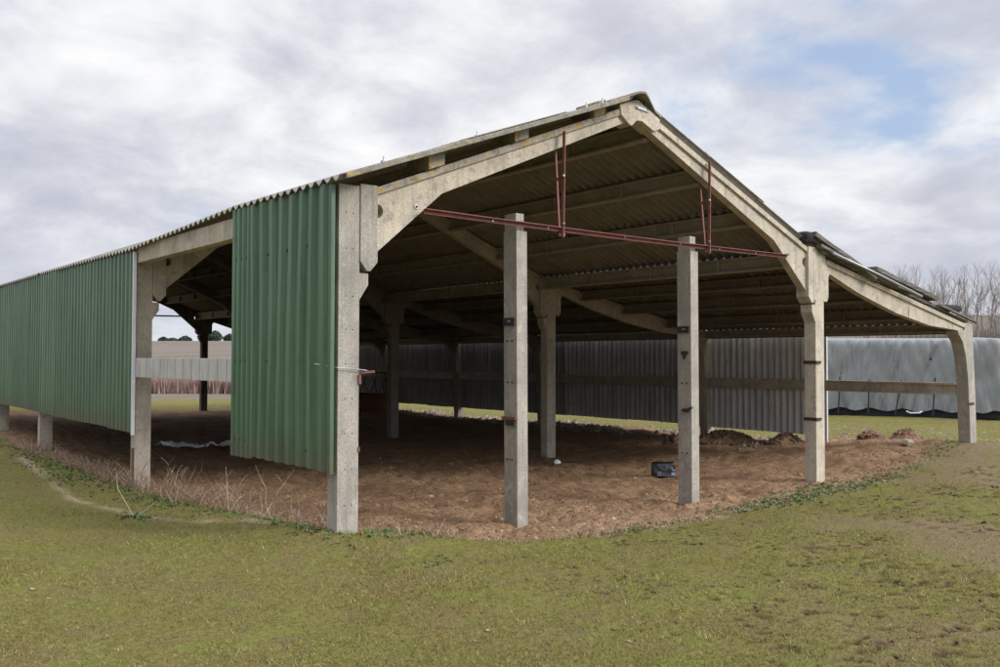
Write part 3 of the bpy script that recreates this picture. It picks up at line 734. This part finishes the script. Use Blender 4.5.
fd = thing('hay_feeder', 'rusty red ring hay feeder standing inside against the far side wall', 'feeder', (10.55, 17.9, gz(10.55,17.9)))
ring = lambda z, r: [(r*math.cos(2*math.pi*k/32), r*math.sin(2*math.pi*k/32), z) for k in range(33)]
for z, r_ in ((.03,.98),(.5,.94),(1.18,.98)):
    mb = MB(); mb.tube(ring(z, r_), .022, 6, caps=False); mb.build('hoop', M['red'], fd, smooth=True)
for k in range(18):
    a = 2*math.pi*k/18; mb = MB(); mb.tube([(.94*math.cos(a), .94*math.sin(a), .5), (.98*math.cos(a+.28), .98*math.sin(a+.28), 1.18)], .016, 6); mb.build('bar', M['red'], fd, smooth=True)
mb = MB(); P_ = 33; vs = [(.955*math.cos(2*math.pi*k/32), .955*math.sin(2*math.pi*k/32), z) for z in (.05,.48) for k in range(33)]
mb.add(vs, [(k, k+1, P_+k+1, P_+k) for k in range(32)]); mb.build('skirt', M['rust'], fd, smooth=True, solid=.004)

# ---------------------------------------------------------------- tarpaulin covered stack
A = Vector((17.0, 7.95, 0)); B = Vector((19.35, 2.52, 0)); dirv = (B-A).normalized(); inn = Vector((-dirv.y, dirv.x, 0))
if inn.dot(Vector((1,1,0))) < 0: inn = -inn
st = thing('covered_stack', 'long bale stack under a grey blue tarpaulin on the grass beyond the lean-to', 'covered stack', tuple(A))
L = (B-A).length; DW = 2.6; rc = .28
path = []                                                    # front side, rounded corner, end, rounded corner, back
def seg(p, q, n, end=False):
    for i in range(n + (1 if end else 0)): path.append(p + (q-p)*i/n)
E0 = A - A; ex = dirv; ey = inn
seg(ex*0, ex*(L-rc), 170)
for i in range(10):
    a = -math.pi/2 + math.pi/2*i/10; path.append(ex*(L-rc) + ey*rc + (ex*math.cos(a) + ey*math.sin(a))*rc)
seg(ex*L + ey*rc, ex*L + ey*(DW-rc), 30)
for i in range(10):
    a = math.pi/2*i/10; path.append(ex*(L-rc) + ey*(DW-rc) + (ex*math.cos(a) + ey*math.sin(a))*rc)
seg(ex*(L-rc)+ey*DW, ey*DW, 40, True)
arc = [0]
for a, b in zip(path[:-1], path[1:]): arc.append(arc[-1] + (b-a).length)
profl = [(-.02,.36),(-.015,.45),(0,.6),(.01,.8),(.02,1.0),(.03,1.2),(.045,1.4),(.06,1.6),(.075,1.80),(.09,1.95),(.13,2.05),(.22,2.10),(.5,2.12),(.9,2.14),(1.3,2.15)]
straps = [.95, 1.5, 2.1, 2.8, 3.55, 4.3, 5.0, 5.6]
cen = ey*DW/2
vs = []; m = len(path)
for (o_, h) in profl:
    for i, p in enumerate(path):
        s = arc[i]
        # inward direction
        q = Vector((min(max(p.dot(ex), -9), L-DW/2), 0, 0)); core = ex*q.x + cen; d = (core-p); dl_ = d.length; d = d/dl_ if dl_ > 1e-6 else Vector((0,0,0))
        t = h/2.15
        near_ = min(abs(s-k) for k in straps)
        fold = .12*(1-abs(math.sin(s*2.6+1.2*math.sin(s*1.7)-h*1.5)))**4*(1-t*.35) + .05*(1-abs(math.sin(s*5.3-h*2.9+math.sin(s*2)*1.5)))**4 + .05*(1-abs(math.sin(s*9.1+h*3.7+math.sin(s*1.3)*2)))**5 + .03*(float(fbm(np.array([s*1.3]), np.array([h*1.1+s*.6]), 1.6, 4, 41)[0])-.5)*2
        fold *= 1.0 if o_ < .3 else .3
        tuck = .07*math.exp(-(near_/.10)**2)*max(0, 1-t*2.2)
        bel = -.05*max(0, 1-t*2)*(1-math.exp(-(near_/.25)**2))
        hh = h - (.10*(1-math.exp(-(near_/.22)**2))*0.8 if h < .5 else 0)*(1 if h < .4 else .5)
        hh += .012*math.sin(s*.9+.6)*(t > .6)
        P0 = A + p + d*min(o_+fold+tuck+bel, dl_) ; vs.append((P0.x-A.x, P0.y-A.y, hh+.0))
mb = MB(); mb.add(vs, [(j*m+i, j*m+i+1, (j+1)*m+i+1, (j+1)*m+i) for j in range(len(profl)-1) for i in range(m-1)])
mb.build('tarpaulin', M['tarp'], st, smooth=True)
for s in straps[:-1]:
    p = ex*s - ey*.10; sk = random.uniform(-.06,.06) if s != 3.55 else -.16
    mb = MB(); mb.bar(tuple(p+ex*sk+Vector((0,0,.2))), tuple(p+Vector((0,0,1.12+random.uniform(-.06,.06)))), .035, .012, tuple(ey)); mb.build('strap', M['strap'], st)
mb = MB(); e1 = ex*(L-.15)+ey*.15; e0 = ey*.15; e2 = ex*(L-.15)+ey*(DW-.2); e3 = ey*(DW-.2)
mb.add([Vector((v.x, v.y, z)) for z in (.16, 1.7) for v in (e0, e1, e2, e3)], [(0,3,2,1),(4,5,6,7),(0,1,5,4),(1,2,6,5),(2,3,7,6),(3,0,4,7)])
mb.build('bales', M['strap'], st)  # bales coloured near-black for the shade under the tarpaulin
mb = MB(); mb.tube([ex*3.65-ey*.10+Vector((0,0,.30)), ex*3.75-ey*.12+Vector((0,0,.26)), ex*3.95-ey*.12+Vector((0,0,.27)), ex*4.0-ey*.10+Vector((0,0,.31))], .02, 8)
mb.build('rolled_rope', M['whitestone'], st, smooth=True)

# ---------------------------------------------------------------- trees
def bare_tree(H, spread, seed, upright, nb):
    r = random.Random(seed); tr = MB(); cr = MB()
    pts = []; p = Vector((0,0,-.3)); n = 8
    for i in range(n+1):
        pts.append(p.copy()); p += Vector((r.uniform(-.02,.02)*H, r.uniform(-.02,.02)*H, (H*.92+.3)/n))
    rad = [H*.010*(1-.85*i/n) for i in range(n+1)]
    tr.tube(pts, rad, 5)
    def grow(p, d, l, rd, dep):
        q = p; pp = [p]
        for i in range(3):
            d = (d + Vector((r.uniform(-.16,.16), r.uniform(-.16,.16), .10*upright+r.uniform(-.05,.1)))).normalized(); q = q + d*l/3; pp.append(q)
        cr.tube(pp, [rd, rd*.75, rd*.55, rd*.3], 3, caps=False)
        if dep <= 0: return
        for i in range(nb):
            k = r.choice((1,1,2,2,3)); a = r.uniform(0, 2*math.pi)
            nd = (d + Vector((math.cos(a), math.sin(a), r.uniform(-.1,.4)))*(.75 if not upright else .5)).normalized()
            grow(pp[k], nd, l*r.uniform(.5,.75), rd*.5, dep-1)
    for i in range(int(15)):
        t = .18 + .8*i/15; base = pts[0].lerp(pts[-1], t); k = min(int(t*n), n-1); base = pts[k].lerp(pts[k+1], t*n-k)
        a = r.uniform(0, 2*math.pi); e = .55 if not upright else 1.5
        d = Vector((math.cos(a), math.sin(a), e*r.uniform(.7,1.2))).normalized()
        grow(base, d, spread*(1.1-t*.75)*r.uniform(.75,1.1), H*.006*(1.15-t), 2)
    return tr, cr
protos = {}
def place_tree(u, depth, H, spread, seed, upright, label, group, nb=4):
    key = (seed, upright)
    x = CAM[0] + depth*(.6277+.7785*(u-500)/911.5); y = CAM[1] + depth*(.7785-.6277*(u-500)/911.5)
    t = thing('bare_tree', label, 'tree', (x, y, gz(x, y)), group)
    if key not in protos:
        a, b = bare_tree(1.0*10, spread*10/H, seed, upright, nb)
        protos[key] = (a.build('trunk', M['bark'], t), b.build('crown', M['twig'], t))
    else:
        for o in protos[key]:
            c = o.copy(); COL.objects.link(c); c.parent = t
    s = H/10; t.scale = (s, s, s); t.rotation_euler = (0,0,random.uniform(0,6.28))
    return t
GA = 'slender bare trees in the row behind the tarpaulin stack'
us = [868, 884, 897, 908, 921, 933, 946, 957, 968, 981, 994, 1008]
for i, u in enumerate(us):
    place_tree(u, 78+random.uniform(-3,3), random.uniform(5.0,6.2)*(.86 if u < 890 else 1), 1.9, 100+i % 4, 1, 'slender leafless tree in the far row behind the tarpaulin stack', GA)
for i in range(13):
    place_tree(872+i*12+random.uniform(-4,4), 92+random.uniform(-4,4), random.uniform(5.8,7.0), 2.3, 100+(i+2) % 4, 1, 'slender leafless tree in the far row behind the tarpaulin stack', GA)
for i, (u, d, H, sp, lb) in enumerate([(948, 60, 5.2, 2.6, 'broad bushy leafless tree right of the slender row, beyond the lean-to corner'),
        (975, 58, 4.9, 2.6, 'spreading leafless tree above the middle of the tarpaulin end'), (1003, 56, 5.3, 2.8, 'spreading leafless tree at the right edge of the photo')]):
    place_tree(u, d, H, sp, 200+i, 0, lb, None)
# bare scrub under the trees: nobody could count the stems
mb = MB(); r = random.Random(5)
for k in range(9000):
    u = r.uniform(850, 1060); d = r.uniform(50, 64); x = CAM[0] + d*(.6277+.7785*(u-500)/911.5); y = CAM[1] + d*(.7785-.6277*(u-500)/911.5)
    z = gz(x, y); hgt = r.uniform(.8, 2.5)*(.5+float(vnoise(np.array([x*.3]), np.array([y*.3]), 2)[0])); a = r.uniform(0, 6.28); l = r.uniform(.1,.6); w = .012
    p0 = Vector((x, y, z)); p1 = p0+Vector((math.cos(a)*l*.5, math.sin(a)*l*.5, hgt*.6)); p2 = p0+Vector((math.cos(a)*l+r.uniform(-.3,.3), math.sin(a)*l+r.uniform(-.3,.3), hgt))
    mb.tube([p0, p1, p2], [w, w*.7, w*.2], 3, caps=False)
tag(mb.build('bare_scrub', M['bush']), 'brown leafless scrub massed under the far trees', kind='stuff')
# hillside evergreens on the left, seen through the open bay
def evergreen(u, depth, H, Wd, seed, label):
    x = CAM[0] + depth*(.6277+.7785*(u-500)/911.5); y = CAM[1] + depth*(.7785-.6277*(u-500)/911.5)
    t = thing('evergreen_tree', label, 'tree', (x, y, gz(x, y)-.1), 'evergreens on the far hill')
    r = random.Random(seed); a = MB(); a.tube([(0,0,0),(0,0,H*.5),(0,0,H*.9)], [.18,.12,.04], 5); a.build('trunk', M['bark'], t)
    b = MB()
    for k in range(700):
        th = r.uniform(0, 6.28); zz = r.random(); rr = Wd*math.sqrt(r.random())*math.sin(math.pi*min(.97, zz*.8+.15)); c = Vector((rr*math.cos(th), rr*math.sin(th), H*(.2+.8*zz)))
        s = r.uniform(.12,.3); n = Vector((r.gauss(0,1), r.gauss(0,1), r.gauss(0,1))).normalized(); e = n.orthogonal().normalized(); f = n.cross(e)
        b.add([c-e*s-f*s*.5, c+e*s-f*s*.5, c+f*s], [(0,1,2)])
    b.build('crown', M['evergreen'], t)
for i, (u, H, Wd, lb) in enumerate([(163, 1.6, 1.2, 'small round evergreen alone on the far hill behind the second column'), (185, 1.8, 1.6, 'low evergreen clump on the far hill left of the dark rear column'),
        (206, 3.2, 2.0, 'darkest evergreen on the far hill just right of the rear column'), (215, 3.0, 1.8, 'rounded evergreen beside the darkest one on the far hill'),
        (229, 2.2, 1.4, 'evergreen on the far hill nearest the green sheet edge'), (172, 1.3, 2.0, 'lowest shrub on the far hill skyline')]):
    evergreen(u, 165, H*.75, Wd*.75, 300+i, lb)
# reddish dead reeds across the field behind the barn
mb = MB()
for k in range(9000):
    u = r.uniform(-40, 420); d = 41+r.uniform(0, 1.6); x = CAM[0] + d*(.6277+.7785*(u-500)/911.5); y = CAM[1] + d*(.7785-.6277*(u-500)/911.5)
    z = gz(x, y); h = r.uniform(.45,.85); a = r.uniform(0, 6.28); w = .05; dx, dy = r.uniform(-.1,.1), r.uniform(-.1,.1)
    mb.add([(x-w*math.cos(a), y-w*math.sin(a), z), (x+w*math.cos(a), y+w*math.sin(a), z), (x+dx, y+dy, z+h)], [(0,1,2)])
tag(mb.build('dead_reeds', M['reed']), 'band of reddish dead reeds across the field behind the barn', kind='stuff')

# ---------------------------------------------------------------- ground cover
def mesh_np(name, V, F, mats, mi=None, parent=None):
    me = bpy.data.meshes.new(name); n = F.shape[1]
    me.vertices.add(len(V)); me.vertices.foreach_set('co', V.ravel())
    me.loops.add(F.size); me.loops.foreach_set('vertex_index', F.ravel().astype(np.int32))
    me.polygons.add(len(F)); me.polygons.foreach_set('loop_start', np.arange(0, F.size, n, dtype=np.int32)); me.polygons.foreach_set('loop_total', np.full(len(F), n, np.int32))
    for m in mats: me.materials.append(m)
    if mi is not None: me.polygons.foreach_set('material_index', mi.astype(np.int32))
    me.update(); me.validate(); o = bpy.data.objects.new(name, me); COL.objects.link(o); return o
def surf_z(x, y):                                            # bilinear lookup in the ground grid
    i = np.clip(np.searchsorted(gx, x)-1, 0, nx-2); j = np.clip(np.searchsorted(gy, y)-1, 0, ny-2)
    a = (x-gx[i])/(gx[i+1]-gx[i]); b = (y-gy[j])/(gy[j+1]-gy[j])
    return (Z[j,i]*(1-a)+Z[j,i+1]*a)*(1-b) + (Z[j+1,i]*(1-a)+Z[j+1,i+1]*a)*b
def wedge(n, d0, d1, p=1.0, umin=-520, umax=560):
    u = rng.uniform(umin, umax, n); t = rng.uniform(0, 1, n); d = 1/((1-t)/d0 + t/d1)
    return CAM[0] + d*(.6277+.7785*u/911.5), CAM[1] + d*(.7785-.6277*u/911.5), d
gxp, gyp, gd = wedge(230000, 3.6, 24)
sdv = sdist(gxp, gyp, SOIL); mudv = np.clip((fbm(gxp, gyp, .8, 5, 77)-.47)*6, 0, 1)*np.clip((gxp*.5 - gyp*.6 - 2.0)/2.5, 0, 1)*(gyp < 0)
keep = (sdv < .02+.1*(rng.uniform(size=len(sdv))-.5)) & (rng.uniform(size=len(sdv)) > mudv*.75) & (dent[np.clip(np.searchsorted(gy, gyp)-1,0,ny-1), np.clip(np.searchsorted(gx, gxp)-1,0,nx-1)] < .12) & (fbm(gxp, gyp, 2.2, 4, 91) + rng.uniform(-.25,.25,len(sdv)) > .33)
gxp, gyp, gd, sdv = gxp[keep], gyp[keep], gd[keep], sdv[keep]; n = len(gxp)
gzp = surf_z(gxp, gyp); hgt = rng.uniform(.006, .020, n)*(1+1.6*np.exp(-((sdv+.1)/.16)**2)*(gxp < 3))*(1+.6*(fbm(gxp, gyp, 1.7, 3, 12) > .56)); a = rng.uniform(0, 6.28, n); w = .0016+.00022*gd
lean = rng.normal(0, .8, (n, 2))*hgt[:, None]
V = np.empty((n, 3, 3)); V[:,0] = np.stack([gxp-w*np.cos(a), gyp-w*np.sin(a), gzp-.003], -1); V[:,1] = np.stack([gxp+w*np.cos(a), gyp+w*np.sin(a), gzp-.003], -1)
V[:,2] = np.stack([gxp+lean[:,0], gyp+lean[:,1], gzp+hgt], -1)
mi = (rng.uniform(size=n) < .05+.10*(fbm(gxp, gyp, 1.3, 4, 45) > .55)).astype(int)
tag(mesh_np('grass', V.reshape(-1,3), np.arange(n*3).reshape(-1,3), [M['blade'], M['blade_dry']], mi), 'short grass blades of the turf in front of the barn', kind='stuff')
# clods, straw and chips on the barn floor
def bits(name, x, y, size, mats, mi, flat=.6, lift=.0):
    n = len(x); z = surf_z(x, y)+lift
    T = np.array([[1,0,-.35],[-.5,.87,-.35],[-.5,-.87,-.35],[0,0,.9]])
    V = np.repeat(T[None], n, 0)*rng.uniform(.5, 1.4, (n, 4, 1)); a = rng.uniform(0, 6.28, n); c, s = np.cos(a), np.sin(a); e = rng.uniform(.5, 2.0, n)
    vx = V[:,:,0]*e[:,None]; vy = V[:,:,1]
    V2 = np.stack([(vx*c[:,None]-vy*s[:,None]), (vx*s[:,None]+vy*c[:,None]), V[:,:,2]*flat], -1)*size[:,None,None]
    V2 += np.stack([x, y, z], -1)[:,None,:]
    F = (np.arange(n)[:,None,None]*4 + np.array([[0,1,3],[1,2,3],[2,0,3],[0,2,1]])[None]).reshape(-1,3)
    return mesh_np(name, V2.reshape(-1,3), F, mats, np.repeat(mi, 4))
x, y, d = wedge(60000, 7.5, 26, umin=-400, umax=520); s_ = sdist(x, y, SOIL); k = (s_ > -.12) & (fbm(x, y, 1.8, 4, 23)+rng.uniform(-.2,.2,len(x)) > .42); x, y, d = x[k], y[k], d[k]
sz = rng.gamma(2.0, .0042, len(x)); mi = np.where(rng.uniform(size=len(x)) < .16, 1, 0)
tag(bits('soil_clods', x, y, sz+.003, [M['clod'], M['chip']], mi), 'loose clods and chips on the brown barn floor', kind='stuff')
n = 9000; y = rng.uniform(3.0, 20.5, n); x = 11.35 + rng.normal(0, .42, n); mi = rng.integers(0, 2, n)
k = (fbm(x, y, 1.5, 3, 66) > .4); x, y, mi = x[k], y[k], mi[k]
tag(bits('grey_litter', x, y, rng.gamma(2.0, .014, len(x)), [M['ash'], M['chip']], mi, .8), 'grey litter and stones along the foot of the far side wall', kind='stuff')
hh_ = np.array([(a_, b_) for a_, b_, *_ in HOOF]); pk = rng.integers(0, len(hh_), 2600); pp = hh_[pk]+np.stack([rng.normal(0,.045,2600), rng.normal(0,.03,2600)], -1)
tag(bits('kicked_crumbs', pp[:,0], pp[:,1], rng.gamma(2.0, .0035, 2600)+.002, [M['darkclod'], M['clod']], (rng.uniform(size=2600) < .3).astype(int), .6, .006), 'dark crumbs of soil kicked up round the hoof prints in the turf', kind='stuff')
n = 3500; x = rng.uniform(12.3, 15.5, n); y = rng.uniform(.2, 7, n); k = fbm(x, y, 1.2, 4, 71) > .48; x, y = x[k], y[k]
tag(bits('gravel_strip', x, y, rng.gamma(2.0, .006, len(x)), [M['ash'], M['chip']], rng.integers(0, 2, len(x)), .8), 'grey gravelly litter over the grass right of the lean-to', kind='stuff')
# a sprinkle of pale leaves and small stones on the turf
x, y, d = wedge(500, 5, 15); k = (sdist(x, y, SOIL) < -.05) & (vnoise(x*.7, y*.7, 3) > .45); x, y = x[k], y[k]
tag(bits('turf_litter', x, y, rng.gamma(2.0, .0045, len(x)), [M['chip'], M['clod']], (rng.uniform(size=len(x)) < .6).astype(int), .35, .006), 'scattered pale leaves and crumbs on the turf', kind='stuff')
# green leafy weeds
def weeds(spots):
    V = []; F = []; r = random.Random(9)
    for (cx, cy, rx, ry, num, hh) in spots:
        for k in range(int(num*1.7)):
            x = cx+r.gauss(0, rx*1.2); y = cy+r.gauss(0, ry*1.7); z = float(surf_z(np.array([x]), np.array([y]))[0]); 
            for l in range(r.randint(4, 7)):
                a = r.uniform(0, 6.28); L_ = r.uniform(.010,.028)*hh; w = L_*.35; tip = Vector((x+math.cos(a)*L_, y+math.sin(a)*L_, z+L_*r.uniform(.2,1.1))); mid = Vector((x,y,z)).lerp(tip, .55)+Vector((0,0,L_*.2))
                s = Vector((-math.sin(a), math.cos(a), 0))*w; o = len(V); V += [(x,y,z), tuple(mid+s), tuple(tip), tuple(mid-s)]; F.append((o,o+1,o+2,o+3))
    return mesh_np('green_weeds', np.array(V), np.array(F), [M['weedleaf']])
tag(weeds([(5.0,-.45,.35,.07,90,1.1),(5.9,-.5,.4,.08,130,1.2),(7.0,-.35,.5,.10,170,1.2),(8.2,-.3,.4,.1,80,1),(.5,-.18,.18,.08,70,1.3),(-.12,.5,.07,.3,90,1),(2.6,-.75,.2,.05,30,1),
           (-.2,3.8,.1,.7,160,1.1),(-.35,6.8,.15,.9,150,1.1),(-.45,9.0,.1,1.0,120,1.2),(-.78,2.6,.06,.1,25,1.3),(.25,-1.1,.12,.05,20,.8),(1.0,-2.0,.2,.1,14,.7),(10.5,.1,.5,.1,60,1),(3.4,-.62,.2,.05,25,.9)]),
    'green leafy weeds along the edge between turf and soil', kind='stuff')
# dead stalks along the wall line
def stalk_plant(mb, x, y, num, H, r, spread=.5):
    z = float(surf_z(np.array([x]), np.array([y]))[0])
    for k in range(num):
        a = r.uniform(0, 6.28); l = H*r.uniform(.5,1.0); p = Vector((x+r.gauss(0,.03), y+r.gauss(0,.03), z-.01)); d = Vector((math.cos(a)*spread*r.uniform(.3,1.3), math.sin(a)*spread*r.uniform(.3,1.3), 1)).normalized(); pts = [p.copy()]
        for i in range(4):
            d = (d+Vector((r.gauss(0,.16), r.gauss(0,.16), -.08*i))).normalized(); p = p+d*l/4; pts.append(p.copy())
        w = r.uniform(.0014,.0038); mb.tube(pts, [w, w*.9, w*.8, w*.6, w*.35], 4, mi=0 if r.random() < .7 else 1, caps=False)
        for i in (1,2,3):
            if r.random() < .85:
                a = r.uniform(0, 6.28); e = pts[i]+Vector((math.cos(a)*.6, math.sin(a)*.6, .6))*l*.28; mb.tube([pts[i], pts[i].lerp(e,.5)+Vector((0,0,.01)), e], [w*.5, w*.4, w*.2], 3, mi=0 if r.random() < .7 else 1, caps=False)
mb = MB(); r = random.Random(77)
for k in range(220):
    y = r.uniform(.6, 10.5); x = .12 - .022*y + r.gauss(0,.13)
    stalk_plant(mb, x, y, r.randint(3,6), r.uniform(.16,.50)*(1.2 if 1.8 < y < 6.5 else .7), r, .8)
for k in range(16): stalk_plant(mb, r.uniform(.35,1.0), r.uniform(-.45,-.1), 4, r.uniform(.10,.28), r, .9)
for k in range(16): stalk_plant(mb, r.uniform(2.0,3.1), r.uniform(-.75,-.5), 4, r.uniform(.08,.20), r, 1.1)
for k in range(14): stalk_plant(mb, r.uniform(3.4,10), r.uniform(-.5,-.1), 3, r.uniform(.05,.12), r, 1.2)
tag(mb.build('dead_stalks', [M['deadstalk'], M['palestalk']]), 'tangle of dry brown stalks along the edge of the barn floor', kind='stuff')
# short dry straw fringe round the soil edge
n = 42000; tt = rng.uniform(0, len(SOIL)-1.001, n); ii = tt.astype(int); ff = tt-ii; PA = np.array(SOIL)
wt = np.hypot(*(PA[ii+1]-PA[ii]).T); kk = rng.uniform(size=n) < wt/5; ii, ff = ii[kk], ff[kk]
pt = PA[ii]*(1-ff[:,None]) + PA[ii+1]*ff[:,None] + rng.normal(0, .07, (len(ii), 2)); n = len(pt); zz = surf_z(pt[:,0], pt[:,1]); L_ = rng.uniform(.015,.08,n); a = rng.uniform(0,6.28,n)
V = np.empty((n,3,3)); w = .0022; V[:,0] = np.stack([pt[:,0]-w*np.sin(a), pt[:,1]+w*np.cos(a), zz], -1); V[:,1] = np.stack([pt[:,0]+w*np.sin(a), pt[:,1]-w*np.cos(a), zz], -1)
V[:,2] = np.stack([pt[:,0]+L_*np.cos(a), pt[:,1]+L_*np.sin(a), zz+L_*rng.uniform(.1,.9,n)], -1)
tag(mesh_np('straw_fringe', V.reshape(-1,3), np.arange(n*3).reshape(-1,3), [M['blade_dry'], M['deadstalk']], (rng.uniform(size=n) < .4).astype(int)), 'dry straw fringe between the turf and the soil', kind='stuff')
mb = MB(); r = random.Random(3); z = float(surf_z(np.array([-.8]), np.array([2.65]))[0])
mb.tube([(-.80,2.65,z-.02),(-.86,2.72,z+.12),(-.93,2.80,z+.28),(-.93,2.86,z+.44)], [.006,.005,.004,.002], 5); mb.tube([(-.80,2.65,z),(-.72,2.55,z+.09),(-.66,2.47,z+.17)], [.005,.004,.002], 5)
tag(mb.build('dead_thistle', M['palestalk']), 'single pale forked dead stalk standing on the turf left of the green sheet', 'dead plant')

# ---------------------------------------------------------------- sky, sun, camera
w = bpy.data.worlds.new('World'); S.world = w; w.use_nodes = True; nt = w.node_tree; nt.nodes.clear()
out = nt.nodes.new('ShaderNodeOutputWorld'); bg = nt.nodes.new('ShaderNodeBackground'); bg.inputs[1].default_value = .1; nt.links.new(bg.outputs[0], out.inputs[0])
SUN_EL = R(31); sun_dir = Vector((.62, -1.0, 0)).normalized()*math.cos(SUN_EL) + Vector((0,0,math.sin(SUN_EL)))
sky = nt.nodes.new('ShaderNodeTexSky'); sky.sky_type = 'NISHITA'; sky.sun_disc = False; sky.sun_elevation = SUN_EL
sky.sun_rotation = math.atan2(sun_dir.x, sun_dir.y); sky.air_density = 1.0; sky.dust_density = 1.5
tc = nt.nodes.new('ShaderNodeTexCoord'); sp = nt.nodes.new('ShaderNodeSeparateXYZ'); nt.links.new(tc.outputs['Generated'], sp.inputs[0])
zc = math_(nt, 'ADD', math_(nt, 'MAXIMUM', sp.outputs[2], 0.0), .30)
cb = nt.nodes.new('ShaderNodeCombineXYZ'); nt.links.new(math_(nt, 'DIVIDE', sp.outputs[0], zc), cb.inputs[0]); nt.links.new(math_(nt, 'DIVIDE', sp.outputs[1], zc), cb.inputs[1])
def cn(scale, off, detail=9, rough=.58, dist=.3):
    mp = nt.nodes.new('ShaderNodeMapping'); mp.inputs['Location'].default_value = off; nt.links.new(cb.outputs[0], mp.inputs[0]); return noise(nt, mp.outputs[0], scale, detail, rough, dist)
dens = cn(1.5, (4.967,0.93,0), 12, .56, .1); big = cn(1.0, (2.2,6.1,0), 4, .5, 0); puff = cn(3.0, (8.4,2.2,0), 12, .6, .25)
body = math_(nt, 'ADD', math_(nt, 'MULTIPLY', big, .45), math_(nt, 'MULTIPLY', puff, .55))
cloud = ramp(nt, body, [(.37, (5.2,5.4,6.3)), (.45, (6.2,6.35,7.1)), (.50, (7.2,7.35,7.9)), (.55, (8.4,8.5,8.8)), (.62, (9.7,9.7,9.7))])
skyc = mix(nt, 1.0, sky.outputs[0], (1.25,1.3,1.45), 'MULTIPLY')
skyc = mix(nt, .65, skyc, (4.9,6.2,8.3))
cover = ramp(nt, dens, [(.32, 0.0), (.40, .8), (.47, 1.0)])
c = mix(nt, cover, skyc, cloud)
haze = ramp(nt, sp.outputs[2], [(0.0, .6), (.14, 0.0)])
c = mix(nt, haze, c, (5.9,6.3,7.1))
# an overcast sky is brighter overhead and towards the hidden sun
el = ramp(nt, sp.outputs[2], [(.36, 1.0), (.80, 2.1)])
c = mix(nt, 1.0, c, el, 'MULTIPLY')
dt = nt.nodes.new('ShaderNodeVectorMath'); dt.operation = 'DOT_PRODUCT'; nt.links.new(tc.outputs['Generated'], dt.inputs[0]); dt.inputs[1].default_value = sun_dir
gl = ramp(nt, dt.outputs['Value'], [(.55, 1.0), (1.0, 2.3)]); c = mix(nt, 1.0, c, gl, 'MULTIPLY')
nt.links.new(c, bg.inputs[0])
ld = bpy.data.lights.new('sun', 'SUN'); ld.energy = 2.2; ld.angle = R(13); ld.color = (1, .95, .87)
lo = bpy.data.objects.new('sun', ld); COL.objects.link(lo); lo.rotation_euler = sun_dir.to_track_quat('Z', 'Y').to_euler(); lo.location = (0,-10,20)
cd = bpy.data.cameras.new('camera'); co = bpy.data.objects.new('camera', cd); COL.objects.link(co); S.camera = co
cd.sensor_width = 36; cd.sensor_fit = 'HORIZONTAL'; cd.lens = 36*FL/1000; cd.clip_end = 3000; cd.clip_start = .05
m3 = Matrix((rt, upv, -fw)).transposed(); co.matrix_world = Matrix.Translation(CAM) @ m3.to_4x4()
S.view_settings.view_transform = 'Standard'; S.view_settings.look = 'None'; S.view_settings.exposure = .06; S.view_settings.gamma = 1
S.render.resolution_x = 1024; S.render.resolution_y = 683
